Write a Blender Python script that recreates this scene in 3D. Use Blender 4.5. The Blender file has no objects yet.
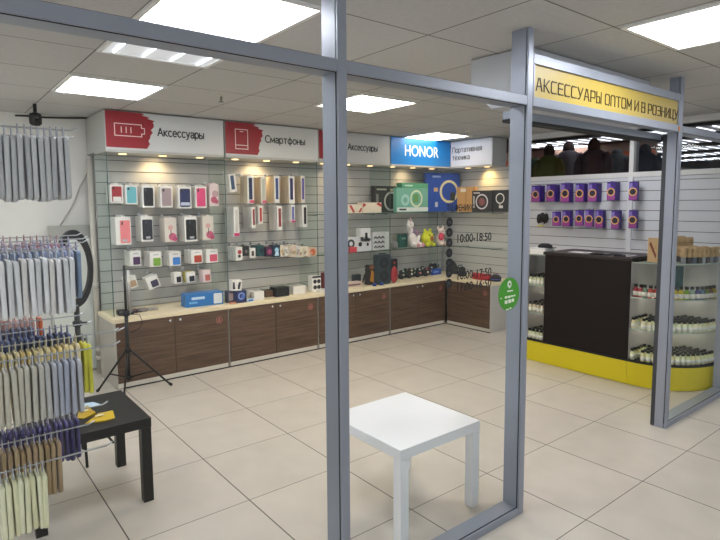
import bpy, math, random
from math import sin, cos, pi, radians
from mathutils import Vector, Matrix, Euler
random.seed(7)
SC = bpy.context.scene
COL = SC.collection

# ---------------------------------------------------------------- camera solve
YAW, PIT, ROL, FPX = 0.6645, 0.0943, -0.0073, 549.94
CAM = Vector((-1.1156 * .6, -5.1896 * .6, 2.5781 * .6))
PX, PY = 360 - 7.656, 270 - 13.908
_f = Vector((sin(YAW) * cos(PIT), cos(YAW) * cos(PIT), -sin(PIT)))
_r0 = Vector((cos(YAW), -sin(YAW), 0))
_u0 = _r0.cross(_f)
_r = cos(ROL) * _r0 + sin(ROL) * _u0
_u = -sin(ROL) * _r0 + cos(ROL) * _u0


def W(px, py, ax, val):
    """world point where the sight line through a photo pixel meets the plane ax = val (metres)"""
    i = 'xyz'.index(ax)
    d = _f + (px - PX) / FPX * _r - (py - PY) / FPX * _u
    t = (val - CAM[i]) / d[i]
    return CAM + t * d


cd = bpy.data.cameras.new('camera')
cam = bpy.data.objects.new('camera', cd)
COL.objects.link(cam)
m = Matrix((( _r.x, _u.x, -_f.x), (_r.y, _u.y, -_f.y), (_r.z, _u.z, -_f.z)))
cam.matrix_world = Matrix.Translation(CAM) @ m.to_4x4()
cd.sensor_fit = 'HORIZONTAL'
cd.sensor_width = 36
cd.lens = 36 * FPX / 720
cd.shift_x = 7.656 / 720
cd.shift_y = -13.908 / 720
cd.clip_start = .05
SC.camera = cam


# ---------------------------------------------------------------- materials
def lin(h):
    if not isinstance(h, str):
        return tuple(h) + (1,)
    h = h.lstrip('#')
    out = []
    for k in (0, 2, 4):
        c = int(h[k:k + 2], 16) / 255
        out.append(c / 12.92 if c <= .04045 else ((c + .055) / 1.055) ** 2.4)
    return tuple(out) + (1,)


MATS = {}


def mat(color, rough=.5, metal=0., spec=.5, emit=None, es=0., noise=0., alpha=None, coat=0.):
    key = (color, rough, metal, spec, emit, es, noise, alpha, coat)
    if key in MATS:
        return MATS[key]
    m = bpy.data.materials.new('mat_' + str(len(MATS)))
    m.use_nodes = True
    nt = m.node_tree
    b = nt.nodes['Principled BSDF']
    b.inputs['Base Color'].default_value = lin(color)
    b.inputs['Roughness'].default_value = rough
    b.inputs['Metallic'].default_value = metal
    b.inputs['Specular IOR Level'].default_value = spec
    if coat:
        b.inputs['Coat Weight'].default_value = coat
    if emit:
        b.inputs['Emission Color'].default_value = lin(emit)
        b.inputs['Emission Strength'].default_value = es
    if noise:
        tc = nt.nodes.new('ShaderNodeTexCoord')
        n = nt.nodes.new('ShaderNodeTexNoise')
        n.inputs['Scale'].default_value = 9
        n.inputs['Detail'].default_value = 5
        nt.links.new(tc.outputs['Object'], n.inputs['Vector'])
        mr = nt.nodes.new('ShaderNodeMapRange')
        mr.inputs['To Min'].default_value = 1 - noise
        mr.inputs['To Max'].default_value = 1 + noise
        nt.links.new(n.outputs['Fac'], mr.inputs['Value'])
        hs = nt.nodes.new('ShaderNodeHueSaturation')
        hs.inputs['Color'].default_value = lin(color)
        nt.links.new(mr.outputs[0], hs.inputs['Value'])
        nt.links.new(hs.outputs[0], b.inputs['Base Color'])
    if alpha is not None:
        b.inputs['Alpha'].default_value = alpha
    MATS[key] = m
    return m


def glass_mat(name, tint, refl=1.0):
    m = bpy.data.materials.new(name)
    m.use_nodes = True
    nt = m.node_tree
    nt.nodes.clear()
    out = nt.nodes.new('ShaderNodeOutputMaterial')
    mix = nt.nodes.new('ShaderNodeMixShader')
    tr = nt.nodes.new('ShaderNodeBsdfTransparent')
    tr.inputs[0].default_value = lin(tint)
    gl = nt.nodes.new('ShaderNodeBsdfGlossy')
    gl.inputs['Roughness'].default_value = .02
    gl.inputs['Color'].default_value = (.9, .95, .95, 1)
    fr = nt.nodes.new('ShaderNodeFresnel')
    fr.inputs['IOR'].default_value = 1.45
    mu = nt.nodes.new('ShaderNodeMath')
    mu.operation = 'MULTIPLY'
    mu.inputs[1].default_value = refl
    ge = nt.nodes.new('ShaderNodeNewGeometry')      # only the outer side of a pane mirrors
    iv = nt.nodes.new('ShaderNodeMath'); iv.operation = 'SUBTRACT'; iv.inputs[0].default_value = 1
    nt.links.new(ge.outputs['Backfacing'], iv.inputs[1])
    m2 = nt.nodes.new('ShaderNodeMath'); m2.operation = 'MULTIPLY'
    nt.links.new(fr.outputs[0], m2.inputs[0]); nt.links.new(iv.outputs[0], m2.inputs[1])
    nt.links.new(m2.outputs[0], mu.inputs[0])
    nt.links.new(mu.outputs[0], mix.inputs[0])
    nt.links.new(tr.outputs[0], mix.inputs[1])
    nt.links.new(gl.outputs[0], mix.inputs[2])
    nt.links.new(mix.outputs[0], out.inputs[0])
    return m


GLASS = glass_mat('shop_glass', '#fcfdfd', .4)
GLASS_G = glass_mat('green_edge_glass', '#f6faf8', .22)
GLASS_D = glass_mat('smoked_glass', '#d2d3d6', .5)
EDGE = mat('#4f6660', .25)
CLEAR = glass_mat('clear_plastic', '#f2f4f2', .8)


def wood_mat():
    m = bpy.data.materials.new('brown_wood_laminate')
    m.use_nodes = True
    nt = m.node_tree
    b = nt.nodes['Principled BSDF']
    tc = nt.nodes.new('ShaderNodeTexCoord')
    mp = nt.nodes.new('ShaderNodeMapping')
    mp.inputs['Scale'].default_value = (.9, .9, 20)
    nt.links.new(tc.outputs['Object'], mp.inputs['Vector'])
    n = nt.nodes.new('ShaderNodeTexNoise')
    n.inputs['Scale'].default_value = 2.2
    n.inputs['Detail'].default_value = 7
    n.inputs['Roughness'].default_value = .65
    nt.links.new(mp.outputs[0], n.inputs['Vector'])
    cr = nt.nodes.new('ShaderNodeValToRGB')
    cr.color_ramp.elements[0].position = .3
    cr.color_ramp.elements[0].color = lin('#3c2c22')
    cr.color_ramp.elements[1].position = .72
    cr.color_ramp.elements[1].color = lin('#735a47')
    nt.links.new(n.outputs['Fac'], cr.inputs[0])
    nt.links.new(cr.outputs[0], b.inputs['Base Color'])
    b.inputs['Roughness'].default_value = .42
    return m


def grid_mat(name, base, line, ox, oy, size, lw, rough, var, specle, spec=.5):
    """square tiles of `size` with dark joints, laid out in world metres"""
    m = bpy.data.materials.new(name)
    m.use_nodes = True
    nt = m.node_tree
    N, L = nt.nodes.new, nt.links.new
    b = nt.nodes['Principled BSDF']
    tc = N('ShaderNodeTexCoord')
    mp = N('ShaderNodeMapping')
    mp.inputs['Location'].default_value = (-ox / size, -oy / size, 0)
    mp.inputs['Scale'].default_value = (1 / size, 1 / size, 0)
    L(tc.outputs['Object'], mp.inputs['Vector'])
    sep = N('ShaderNodeSeparateXYZ')
    L(mp.outputs[0], sep.inputs[0])

    def joint(sock, width):
        f = N('ShaderNodeMath'); f.operation = 'FRACT'; L(sock, f.inputs[0])
        s = N('ShaderNodeMath'); s.operation = 'SUBTRACT'; L(f.outputs[0], s.inputs[0]); s.inputs[1].default_value = .5
        a = N('ShaderNodeMath'); a.operation = 'ABSOLUTE'; L(s.outputs[0], a.inputs[0])
        g = N('ShaderNodeMath'); g.operation = 'GREATER_THAN'; L(a.outputs[0], g.inputs[0]); g.inputs[1].default_value = .5 - width / size / 2
        return g.outputs[0]
    jx, jy = joint(sep.outputs[0], lw[0]), joint(sep.outputs[1], lw[1])
    mx = N('ShaderNodeMath'); mx.operation = 'MAXIMUM'; L(jx, mx.inputs[0]); L(jy, mx.inputs[1])
    fl = N('ShaderNodeVectorMath'); fl.operation = 'FLOOR'; L(mp.outputs[0], fl.inputs[0])
    wn = N('ShaderNodeTexWhiteNoise'); L(fl.outputs[0], wn.inputs['Vector'])
    no = N('ShaderNodeTexNoise'); no.inputs['Scale'].default_value = specle[0]; no.inputs['Detail'].default_value = 6
    L(tc.outputs['Object'], no.inputs['Vector'])
    a1 = N('ShaderNodeMapRange'); L(wn.outputs['Value'], a1.inputs['Value']); a1.inputs['To Min'].default_value = 1 - var; a1.inputs['To Max'].default_value = 1 + var
    a2 = N('ShaderNodeMapRange'); L(no.outputs['Fac'], a2.inputs['Value']); a2.inputs['From Min'].default_value = .25; a2.inputs['From Max'].default_value = .75
    a2.inputs['To Min'].default_value = 1 - specle[1]; a2.inputs['To Max'].default_value = 1 + specle[1]
    pr = N('ShaderNodeMath'); pr.operation = 'MULTIPLY'; L(a1.outputs[0], pr.inputs[0]); L(a2.outputs[0], pr.inputs[1])
    hs = N('ShaderNodeHueSaturation'); hs.inputs['Color'].default_value = lin(base); L(pr.outputs[0], hs.inputs['Value'])
    mix = N('ShaderNodeMix'); mix.data_type = 'RGBA'
    L(mx.outputs[0], mix.inputs[0]); L(hs.outputs[0], mix.inputs[6]); mix.inputs[7].default_value = lin(line)
    L(mix.outputs[2], b.inputs['Base Color'])
    b.inputs['Roughness'].default_value = rough
    b.inputs['Specular IOR Level'].default_value = spec
    return m


ALU = mat('#949ba8', .36, .2)
ALU2 = mat('#8f97a3', .4, .2)
BLACK = mat('#141414', .45)
RUBBER = mat('#1b1c1e', .7)
WHITE = mat('#f2f2f0', .35)
CREAM = mat('#ecdfbe', .4)
PANEL = mat('#b3afa6', .5)
WOOD = wood_mat()
STEEL = mat('#c8cacc', .22, .9)
CHROME = mat('#d5d8dc', .15, 1)
PINKRED = mat('#b26a66', .5)


# ---------------------------------------------------------------- mesh builder
class MB:
    def __init__(s):
        s.v, s.f, s.m, s.sm = [], [], [], []
        s.cur = 0

    def use(s, i):
        s.cur = i
        return s

    def add(s, vs, fs, smooth=False):
        o = len(s.v)
        s.v += [Vector(p) for p in vs]
        for f in fs:
            s.f.append([o + i for i in f])
            s.m.append(s.cur)
            s.sm.append(smooth)
        return s

    def box(s, x0, x1, y0, y1, z0, z1):
        x0, x1 = min(x0, x1), max(x0, x1); y0, y1 = min(y0, y1), max(y0, y1); z0, z1 = min(z0, z1), max(z0, z1)
        return s.add([(x, y, z) for x in (x0, x1) for y in (y0, y1) for z in (z0, z1)],
                     [(0, 1, 3, 2), (4, 6, 7, 5), (0, 4, 5, 1), (2, 3, 7, 6), (0, 2, 6, 4), (1, 5, 7, 3)])

    def bar(s, p0, p1, w, h, up=(0, 0, 1)):
        p0, p1 = Vector(p0), Vector(p1)
        d = (p1 - p0).normalized()
        a = d.cross(Vector(up))
        if a.length < 1e-4:
            a = d.cross(Vector((1, 0, 0)))
        a.normalize()
        b = a.cross(d)
        c = [a * (sx * w / 2) + b * (sy * h / 2) for sx, sy in ((-1, -1), (1, -1), (1, 1), (-1, 1))]
        return s.add([p0 + k for k in c] + [p1 + k for k in c],
                     [(3, 2, 1, 0), (4, 5, 6, 7)] + [(i, (i + 1) % 4, 4 + (i + 1) % 4, 4 + i) for i in range(4)])

    def tube(s, pts, r, n=8, closed=False):
        pts = [Vector(p) for p in pts]
        k = len(pts)
        rs = r if isinstance(r, (list, tuple)) else [r] * k
        vs, fs = [], []
        prev = None
        for i, p in enumerate(pts):
            if closed:
                d = pts[(i + 1) % k] - pts[i - 1]
            else:
                d = pts[min(i + 1, k - 1)] - pts[max(i - 1, 0)]
            d.normalize()
            if prev is None:
                a = d.cross(Vector((0, 0, 1)))
                if a.length < 1e-3:
                    a = d.cross(Vector((1, 0, 0)))
            else:
                a = prev - d * prev.dot(d)
            a.normalize(); prev = a
            b = d.cross(a)
            for j in range(n):
                t = 2 * pi * j / n
                vs.append(p + (a * cos(t) + b * sin(t)) * rs[i])
        for i in range(k if closed else k - 1):
            i2 = (i + 1) % k
            for j in range(n):
                fs.append((i * n + j, i * n + (j + 1) % n, i2 * n + (j + 1) % n, i2 * n + j))
        s.add(vs, fs, True)
        if not closed:
            o = len(s.v) - k * n
            s.f.append([o + j for j in range(n)][::-1]); s.m.append(s.cur); s.sm.append(False)
            o2 = o + (k - 1) * n
            s.f.append([o2 + j for j in range(n)]); s.m.append(s.cur); s.sm.append(False)
        return s

    def cyl(s, p0, p1, r, n=16, r2=None):
        return s.tube([p0, p1], [r, r if r2 is None else r2], n)

    def lathe(s, prof, c=(0, 0, 0), n=16, sx=1, sy=1):
        c = Vector(c)
        vs, fs = [], []
        k = len(prof)
        for r, z in prof:
            for j in range(n):
                t = 2 * pi * j / n
                vs.append(c + Vector((r * cos(t) * sx, r * sin(t) * sy, z)))
        for i in range(k - 1):
            for j in range(n):
                fs.append((i * n + j, i * n + (j + 1) % n, (i + 1) * n + (j + 1) % n, (i + 1) * n + j))
        s.add(vs, fs, True)
        o = len(s.v) - k * n
        if prof[0][0] > 1e-5:
            s.f.append([o + j for j in range(n)][::-1]); s.m.append(s.cur); s.sm.append(False)
        if prof[-1][0] > 1e-5:
            s.f.append([o + (k - 1) * n + j for j in range(n)]); s.m.append(s.cur); s.sm.append(False)
        return s

    def rings(s, rr, n=16):
        """rr: (x,y,z,a,b) stacked ellipses"""
        vs, fs = [], []
        for x, y, z, a, b in rr:
            for j in range(n):
                t = 2 * pi * j / n
                vs.append((x + a * cos(t), y + b * sin(t), z))
        for i in range(len(rr) - 1):
            for j in range(n):
                fs.append((i * n + j, i * n + (j + 1) % n, (i + 1) * n + (j + 1) % n, (i + 1) * n + j))
        fs.append(tuple(range(n))[::-1])
        fs.append(tuple((len(rr) - 1) * n + j for j in range(n)))
        return s.add(vs, fs, True)

    def ell(s, c, r, n=12, rot=None):
        c = Vector(c)
        R = Euler(rot).to_matrix() if rot else Matrix.Identity(3)
        vs, fs = [], []
        h = n // 2
        for i in range(h + 1):
            p = pi * i / h
            for j in range(n):
                t = 2 * pi * j / n
                vs.append(c + R @ Vector((r[0] * sin(p) * cos(t), r[1] * sin(p) * sin(t), r[2] * cos(p))))
        for i in range(h):
            for j in range(n):
                fs.append((i * n + j, (i + 1) * n + j, (i + 1) * n + (j + 1) % n, i * n + (j + 1) % n))
        return s.add(vs, fs, True)

    def prism(s, poly, fn, d0, d1, smooth=False):
        """2-D polygon extruded; fn(u,v,d) -> 3-D"""
        n = len(poly)
        vs = [fn(u, v, d0) for u, v in poly] + [fn(u, v, d1) for u, v in poly]
        fs = [tuple(range(n))[::-1], tuple(range(n, 2 * n))]
        s.add(vs, fs)
        s.add(vs, [(i, (i + 1) % n, n + (i + 1) % n, n + i) for i in range(n)], smooth)
        return s

    def ring(s, c, r0, r1, fn, d0, d1, n=28, sx=1, sy=1):
        vs, fs = [], []
        for d in (d0, d1):
            for rr in (r0, r1):
                for j in range(n):
                    t = 2 * pi * j / n
                    vs.append(fn(c[0] + rr * cos(t) * sx, c[1] + rr * sin(t) * sy, d))
        for j in range(n):
            k = (j + 1) % n
            fs += [(j, n + j, n + k, k), (2 * n + j, 2 * n + k, 3 * n + k, 3 * n + j),
                   (j, k, 2 * n + k, 2 * n + j), (n + j, 3 * n + j, 3 * n + k, n + k)]
        return s.add(vs, fs)

    def disc(s, c, r, fn, d0, d1, n=24, sx=1, sy=1):
        return s.prism([(c[0] + r * cos(2 * pi * j / n) * sx, c[1] + r * sin(2 * pi * j / n) * sy) for j in range(n)], fn, d0, d1)

    def mesh(s, name, mats, off=Vector((0, 0, 0))):
        me = bpy.data.meshes.new(name)
        me.from_pydata([tuple(p - off) for p in s.v], [], s.f)
        for mm in (mats if isinstance(mats, (list, tuple)) else [mats]):
            me.materials.append(mm)
        for p, i, q in zip(me.polygons, s.m, s.sm):
            p.material_index = i
            p.use_smooth = q
        import bmesh
        bm = bmesh.new(); bm.from_mesh(me)
        bmesh.ops.recalc_face_normals(bm, faces=bm.faces)
        bm.to_mesh(me); bm.free()
        return me


def FY(u, v, d):      # drawn on a face looking towards -y (u = x, v = z, d = y)
    return (u, d, v)


def FX(u, v, d):      # drawn on a face looking towards -x (u runs towards -y, v = z, d = x)
    return (d, -u, v)


def FZ(u, v, d):
    return (u, v, d)


def rrect(x0, x1, y0, y1, r, n=4):
    out = []
    for cx, cy, a in ((x1 - r, y1 - r, 0), (x0 + r, y1 - r, 90), (x0 + r, y0 + r, 180), (x1 - r, y0 + r, 270)):
        for k in range(n + 1):
            t = radians(a + 90 * k / n)
            out.append((cx + r * cos(t), cy + r * sin(t)))
    return out


WL = {}


def tag(o, label=None, cat=None, group=None, kind=None):
    if label: o['label'] = label
    if cat: o['category'] = cat
    if group: o['group'] = group
    if kind: o['kind'] = kind
    return o


def thing(name, label, cat, loc=(0, 0, 0), group=None, rz=0., rot=None):
    o = bpy.data.objects.new(name, None)
    o.empty_display_size = .05
    COL.objects.link(o)
    o.location = loc
    o.rotation_euler = rot if rot else (0, 0, rz)
    WL[o.name] = Vector(loc)
    return tag(o, label, cat, group)


def part(name, mb, mats, parent=None, label=None, local=False, bevel=0, seg=2, subsurf=0, remesh=0):
    off = Vector((0, 0, 0))
    if parent is not None and not local:
        off = WL[parent.name]
    o = bpy.data.objects.new(name, mb.mesh(name, mats, off))
    COL.objects.link(o)
    if parent is not None:
        o.parent = parent
        WL[o.name] = off
    else:
        WL[o.name] = Vector((0, 0, 0))
    if label: o['label'] = label
    if remesh:
        k = o.modifiers.new('blend', 'REMESH'); k.mode = 'VOXEL'; k.voxel_size = remesh; k.use_smooth_shade = True
        s_ = o.modifiers.new('soft', 'SMOOTH'); s_.iterations = 3
    if bevel:
        k = o.modifiers.new('bevel', 'BEVEL'); k.width = bevel; k.segments = seg; k.limit_method = 'ANGLE'; k.angle_limit = radians(40)
    if subsurf:
        k = o.modifiers.new('sub', 'SUBSURF'); k.levels = subsurf; k.render_levels = subsurf
    return o


def struct(name, mb, mats):
    return tag(part(name, mb, mats), kind='structure')


def dup(root, loc=None, label=None, group=None, rot=None):
    c = root.copy(); COL.objects.link(c)
    if loc is not None:
        c.location = loc
    if rot is not None:
        c.rotation_euler = rot
    if label: c['label'] = label
    if group: c['group'] = group
    for ch in list(root.children):
        d = ch.copy(); COL.objects.link(d); d.parent = c
        for g in list(ch.children):
            e = g.copy(); COL.objects.link(e); e.parent = d
    return c


def text(name, body, mats, parent, org, size, ux, vy, depth=.002, align='CENTER', xs=1., bold=0., label=None, local=True):
    """lettering as a mesh: origin org, baseline direction ux, up direction vy (vectors in the parent's space)"""
    cu = bpy.data.curves.new('t', 'FONT')
    cu.body = body
    cu.size = size
    cu.align_x = align
    cu.extrude = depth / 2
    if bold:
        cu.bevel_depth = bold
        cu.bevel_resolution = 0
        cu.extrude = 0
    to = bpy.data.objects.new('t', cu)
    COL.objects.link(to)
    bpy.context.view_layer.update()
    me = bpy.data.meshes.new_from_object(to.evaluated_get(bpy.context.evaluated_depsgraph_get()))
    bpy.data.objects.remove(to)
    ux, vy, org = Vector(ux), Vector(vy), Vector(org)
    nz = ux.cross(vy)
    for v in me.vertices:
        c = v.co.copy()
        v.co = org + ux * (c.x * xs) + vy * c.y + nz * c.z
    me.name = name
    me.materials.clear(); me.materials.append(mats)
    o = bpy.data.objects.new(name, me); COL.objects.link(o)
    o.parent = parent
    WL[o.name] = Vector((0, 0, 0))
    if label: o['label'] = label
    return o

# ================================================================ room shell
CEIL = 2.35
FLOOR_M = grid_mat('floor_tiles', '#cbc4b9', '#433d37', 0, 0, .6, (.006, .0042), .3, .025, (5, .06), .45)
CEIL_M = grid_mat('ceiling_tiles', '#c6c6c5', '#757370', .1, 0, .6, (.008, .008), .9, .03, (40, .05), .1)
WALL_M = mat('#e6e5e0', .85, noise=.03)
struct('floor', MB().box(-3.5, 15.5, -7.5, 4.2, -.08, 0), FLOOR_M)
struct('ceiling', MB().box(-3.5, 15.5, -7.5, 4.2, CEIL, CEIL + .08), CEIL_M)
struct('wall_back', MB().box(-3.5, 15.5, 2.46, 2.56, 0, CEIL), WALL_M)
struct('wall_left', MB().box(-1.35, -1.25, -1.4, 2.46, 0, CEIL), WALL_M)
struct('wall_far_right', MB().box(15.3, 15.4, -7.5, 2.46, 0, CEIL), mat('#cfc6ba', .85))
# low wall between the perfume kiosk and the clothes shop, with its smoked glazing above
struct('wall_kiosk', MB().box(5.13, 5.19, -1.62, 2.46, 0, 1.80), mat('#e2e2e0', .6))
t = MB()
t.box(5.09, 5.2, -1.62, 1.1, 1.80, 1.85)
t.box(5.09, 5.2, -1.62, 1.1, 2.29, CEIL)
for y in (-.40, 1.08, -1.6):
    t.box(5.09, 5.2, y - .022, y + .022, 1.85, 2.29)
struct('trim_kiosk', t, mat('#c9cac9', .5))
struct('window_kiosk', MB().box(5.14, 5.148, -1.6, 1.06, 1.85, 2.29), GLASS_D)


# ---------------------------------------------------------------- ceiling lights
def ceiling_light(x0, y0, label, base=12., tube=16., w=.6, h=.6, along='y', tint='#f8f8fa'):
    cx, cy = x0 + w / 2, y0 + h / 2
    T = thing('ceiling_light', label, 'ceiling light', (cx, cy, CEIL), 'square four tube ceiling lights')
    f = MB()
    e = .022
    z0, z1 = CEIL - .012, CEIL - .0005
    f.box(x0, x0 + w, y0, y0 + e, z0, z1).box(x0, x0 + w, y0 + h - e, y0 + h, z0, z1)
    f.box(x0, x0 + e, y0 + e, y0 + h - e, z0, z1).box(x0 + w - e, x0 + w, y0 + e, y0 + h - e, z0, z1)
    part('frame', f, mat('#e6e6e4', .5), T)
    part('diffuser', MB().box(x0 + e, x0 + w - e, y0 + e, y0 + h - e, CEIL - .004, CEIL - .0005),
         mat('#c8ccd2', .5, emit=tint, es=base), T)
    for k in range(4):
        x = x0 + w * (k + .5) / 4
        p0, p1 = (x, y0 + .04, CEIL - .010), (x, y0 + h - .04, CEIL - .010)
        if along == 'x':
            p0, p1 = (x0 + .04, y0 + h * (k + .5) / 4, CEIL - .010), (x0 + w - .04, y0 + h * (k + .5) / 4, CEIL - .010)
        part('tube', MB().cyl(p0, p1, .0035 if base < 1 else .006, 8),
             mat('#ffffff', .5, emit='#f4f7ff', es=tube), T)
    return T


ceiling_light(.1, -1.21, 'bright square ceiling light right above the top rail of the glass partition')
ceiling_light(.1, -.6, 'dimmer ceiling light with four separate tubes seen below the partition top rail', 0.3, 5)
ceiling_light(.1, .64, 'square ceiling light in front of the battery sign at the left end', 7, 18)
ceiling_light(1.9, .06, 'square ceiling light just right of the left partition post', 24, 24, tint='#ffecd0')
ceiling_light(3.95, 1.22, 'small looking far ceiling light over the blue sign board', 5, 9, tint='#ffe6c2')
ceiling_light(1.92, -2.42, 'large near ceiling light at upper right outside the partition')
# lights of the clothes shop behind the kiosk, then added corridor fill lights
for x in (5.9, 7.1, 8.3, 9.5, 10.7):
    for y in (-1.35, -.75, -.15, .45, 1.05):
        ceiling_light(x, y, 'louvred ceiling light of the neighbouring shop seen above the kiosk wall at right', .2, 7, along='x')
struct('ceiling_clothes_shop', MB().box(5.25, 15.2, -7, 2.4, CEIL - .001, CEIL - .0004), mat('#4a494c', .9))
ceiling_light(3.9, -.62, 'ceiling light above the perfume kiosk behind the yellow sign', 9, 14)
ceiling_light(-1.1, .64, 'added unseen fill light over the left end of the shop beside the phone case rack', 10, 16)  # no lamp known here; added to brighten the left wall and rack
ceiling_light(6.6, 1.0, 'ceiling light over the jackets behind the smoked glass', 5, 8)
ceiling_light(-2.7, -3.6, 'added unseen corridor fill light behind the viewpoint', 22, 24)  # out of view, added to light the corridor floor and the rack
ceiling_light(4.9, -3.1, 'added unseen corridor fill light at the right side of the shopfront', 9, 14)  # out of view, added to light the near floor at right

# sprinklers and the camera on the ceiling
def sprinkler(x, y, label):
    T = thing('sprinkler', label, 'sprinkler', (x, y, CEIL))
    part('rosette', MB().lathe([(.03, 0), (.03, -.006), (.012, -.012)], (x, y, CEIL), 14), mat('#d8d4c8', .5), T)
    part('nozzle', MB().lathe([(.009, -.012), (.009, -.035), (.004, -.04), (.02, -.05), (.02, -.053)], (x, y, CEIL), 12), mat('#8d8a84', .3, .8), T)


sprinkler(1.124, .723, 'small sprinkler head on the ceiling before the red battery sign')
sprinkler(4.2, 1.0, 'small sprinkler head on the ceiling beside the white corner sign')
p = W(35, 111, 'y', 1.9)
T = thing('security_camera', 'black security camera hanging under the ceiling in the left corner', 'camera', (p.x, 1.9, CEIL))
p0, p1 = W(35, 111, 'y', 1.9), W(35, 126, 'y', 1.9)
part('bracket', MB().cyl((p.x, 1.9, CEIL), (p.x, 1.9, p0.z - .01), .014, 10), BLACK, T)
part('housing', MB().lathe([(.0, 0), (.03, .004), (.044, .02), (.046, .07), (.04, .095), (.02, .103), (0, .104)], (p.x, 1.9, p1.z), 20), BLACK, T)
part('lens', MB().lathe([(.0, -.022), (.018, -.02), (.02, 0)], (p.x + .01, 1.86, p1.z + .05), 14), mat('#050505', .1), T)
cw = [W(a, b, 'y', 2.40) for a, b in ((15, 115.5), (30, 116), (45, 117.5), (70, 118), (90, 118))]  # thin black line below the ceiling, drawn as a tube
tag(part('cable', MB().tube(cw, .009, 6), BLACK), 'thin black line along the top of the left wall', 'cable')
cw = [W(a, b, 'y', 2.445) for a, b in ((93, 156), (88, 172), (80, 186), (75, 200), (70, 210), (66, 216), (60, 226))]
tag(part('cable', MB().tube(cw, .006, 6), mat('#bdb9b0', .6)), 'pale grey cable hanging loosely down the left wall', 'cable')
T = thing('conduit_pipe', 'grey vertical pipe in the corner beside the left display bay', 'pipe', (.562, 2.27, 0))
part('pipe', MB().cyl((.562, 2.27, 0), (.562, 2.27, 1.99), .028, 18), mat('#c9c5ba', .5), T)
for z in (.12, .2, .8):
    part('coupling', MB().cyl((.562, 2.27, z), (.562, 2.27, z + .045), .034, 18), mat('#c4c1b8', .45), T)
tag(part('floor_line', MB().tube([(.60, 1.657, .006), (1.2, 1.655, .006), (2.4, 1.657, .006), (3.6, 1.656, .006), (4.56, 1.655, .006), (4.588, 1.63, .006), (4.588, 1.3, .006), (4.588, .95, .006)], .0055, 6), RUBBER),  # thin black line at the cabinet foot, drawn as a tube
    'black line on the floor along the brown cabinets', 'cable')

# ================================================================ aluminium shopfront
FRONT = -1.57
BACK = -1.475
PT = thing('glass_partition', 'grey aluminium framed glass shopfront with an open doorway at right', 'glass partition', (0, FRONT, 0))


def post(x0, x1, z1, lab=None, back=BACK):
    b = MB()
    b.box(x0, x1, FRONT + .014, back, 0, z1)
    b.box(x0, x1, FRONT, FRONT + .010, 0, z1)
    o = part('post', b, ALU, PT, lab, bevel=.0015, seg=1)
    part('glazing_seal', MB().box(x0 - .0015, x1 + .0015, FRONT + .010, FRONT + .014, .036, 1.998), RUBBER, o)
    return o


post(.483, .522, CEIL)
post(1.577, 1.617, CEIL)
post(3.245, 3.292, CEIL, back=-1.497)
post(4.36, 4.40, CEIL)


def rail(x0, x1, z0, z1):
    b = MB()
    b.box(x0, x1, FRONT + .014, BACK, z0, z1)
    b.box(x0, x1, FRONT, FRONT + .010, z0, z1)
    o = part('rail', b, ALU, PT, bevel=.0015, seg=1)
    part('glazing_seal', MB().box(x0, x1, FRONT + .010, FRONT + .014, z0 - .0015, z1 + .0015), RUBBER, o)


for x0, x1 in ((-1.25, .482), (.523, 1.576), (3.293, 4.359), (4.401, 5.1)):
    rail(x0, x1, 1.998, 2.04)
    rail(x0, x1, 0, .036)
    part('glass_pane', MB().box(x0 + .001, x1 - .001, FRONT + .0115, FRONT + .0125, .037, 1.997), GLASS, PT)
# doorway: side jamb, roller shutter head
part('door_track', MB().box(3.247, 3.285, -1.4965, -1.47, 0, 1.995), mat('#3a3d43', .5), PT)
part('door_head', MB().box(1.618, 3.244, -1.46, -1.40, 1.955, 1.995), ALU2, PT, bevel=.002, seg=1)
part('door_seal', MB().box(1.618, 3.244, -1.462, -1.40, 1.94, 1.9545), RUBBER, PT)
b = MB()
x0, x1 = 1.90, 3.2
b.prism([(-1.39, 2.345), (-1.02, 2.345), (-1.02, 2.18), (-1.17, 2.06), (-1.39, 2.06)], lambda u, v, d: (d, u, v), 1.83, x1)
SB = tag(part('shutter_box', b, mat('#c3c8ce', .4, .2), bevel=.003), 'pale grey roller shutter box behind the top of the doorway', 'shutter box')

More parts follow.
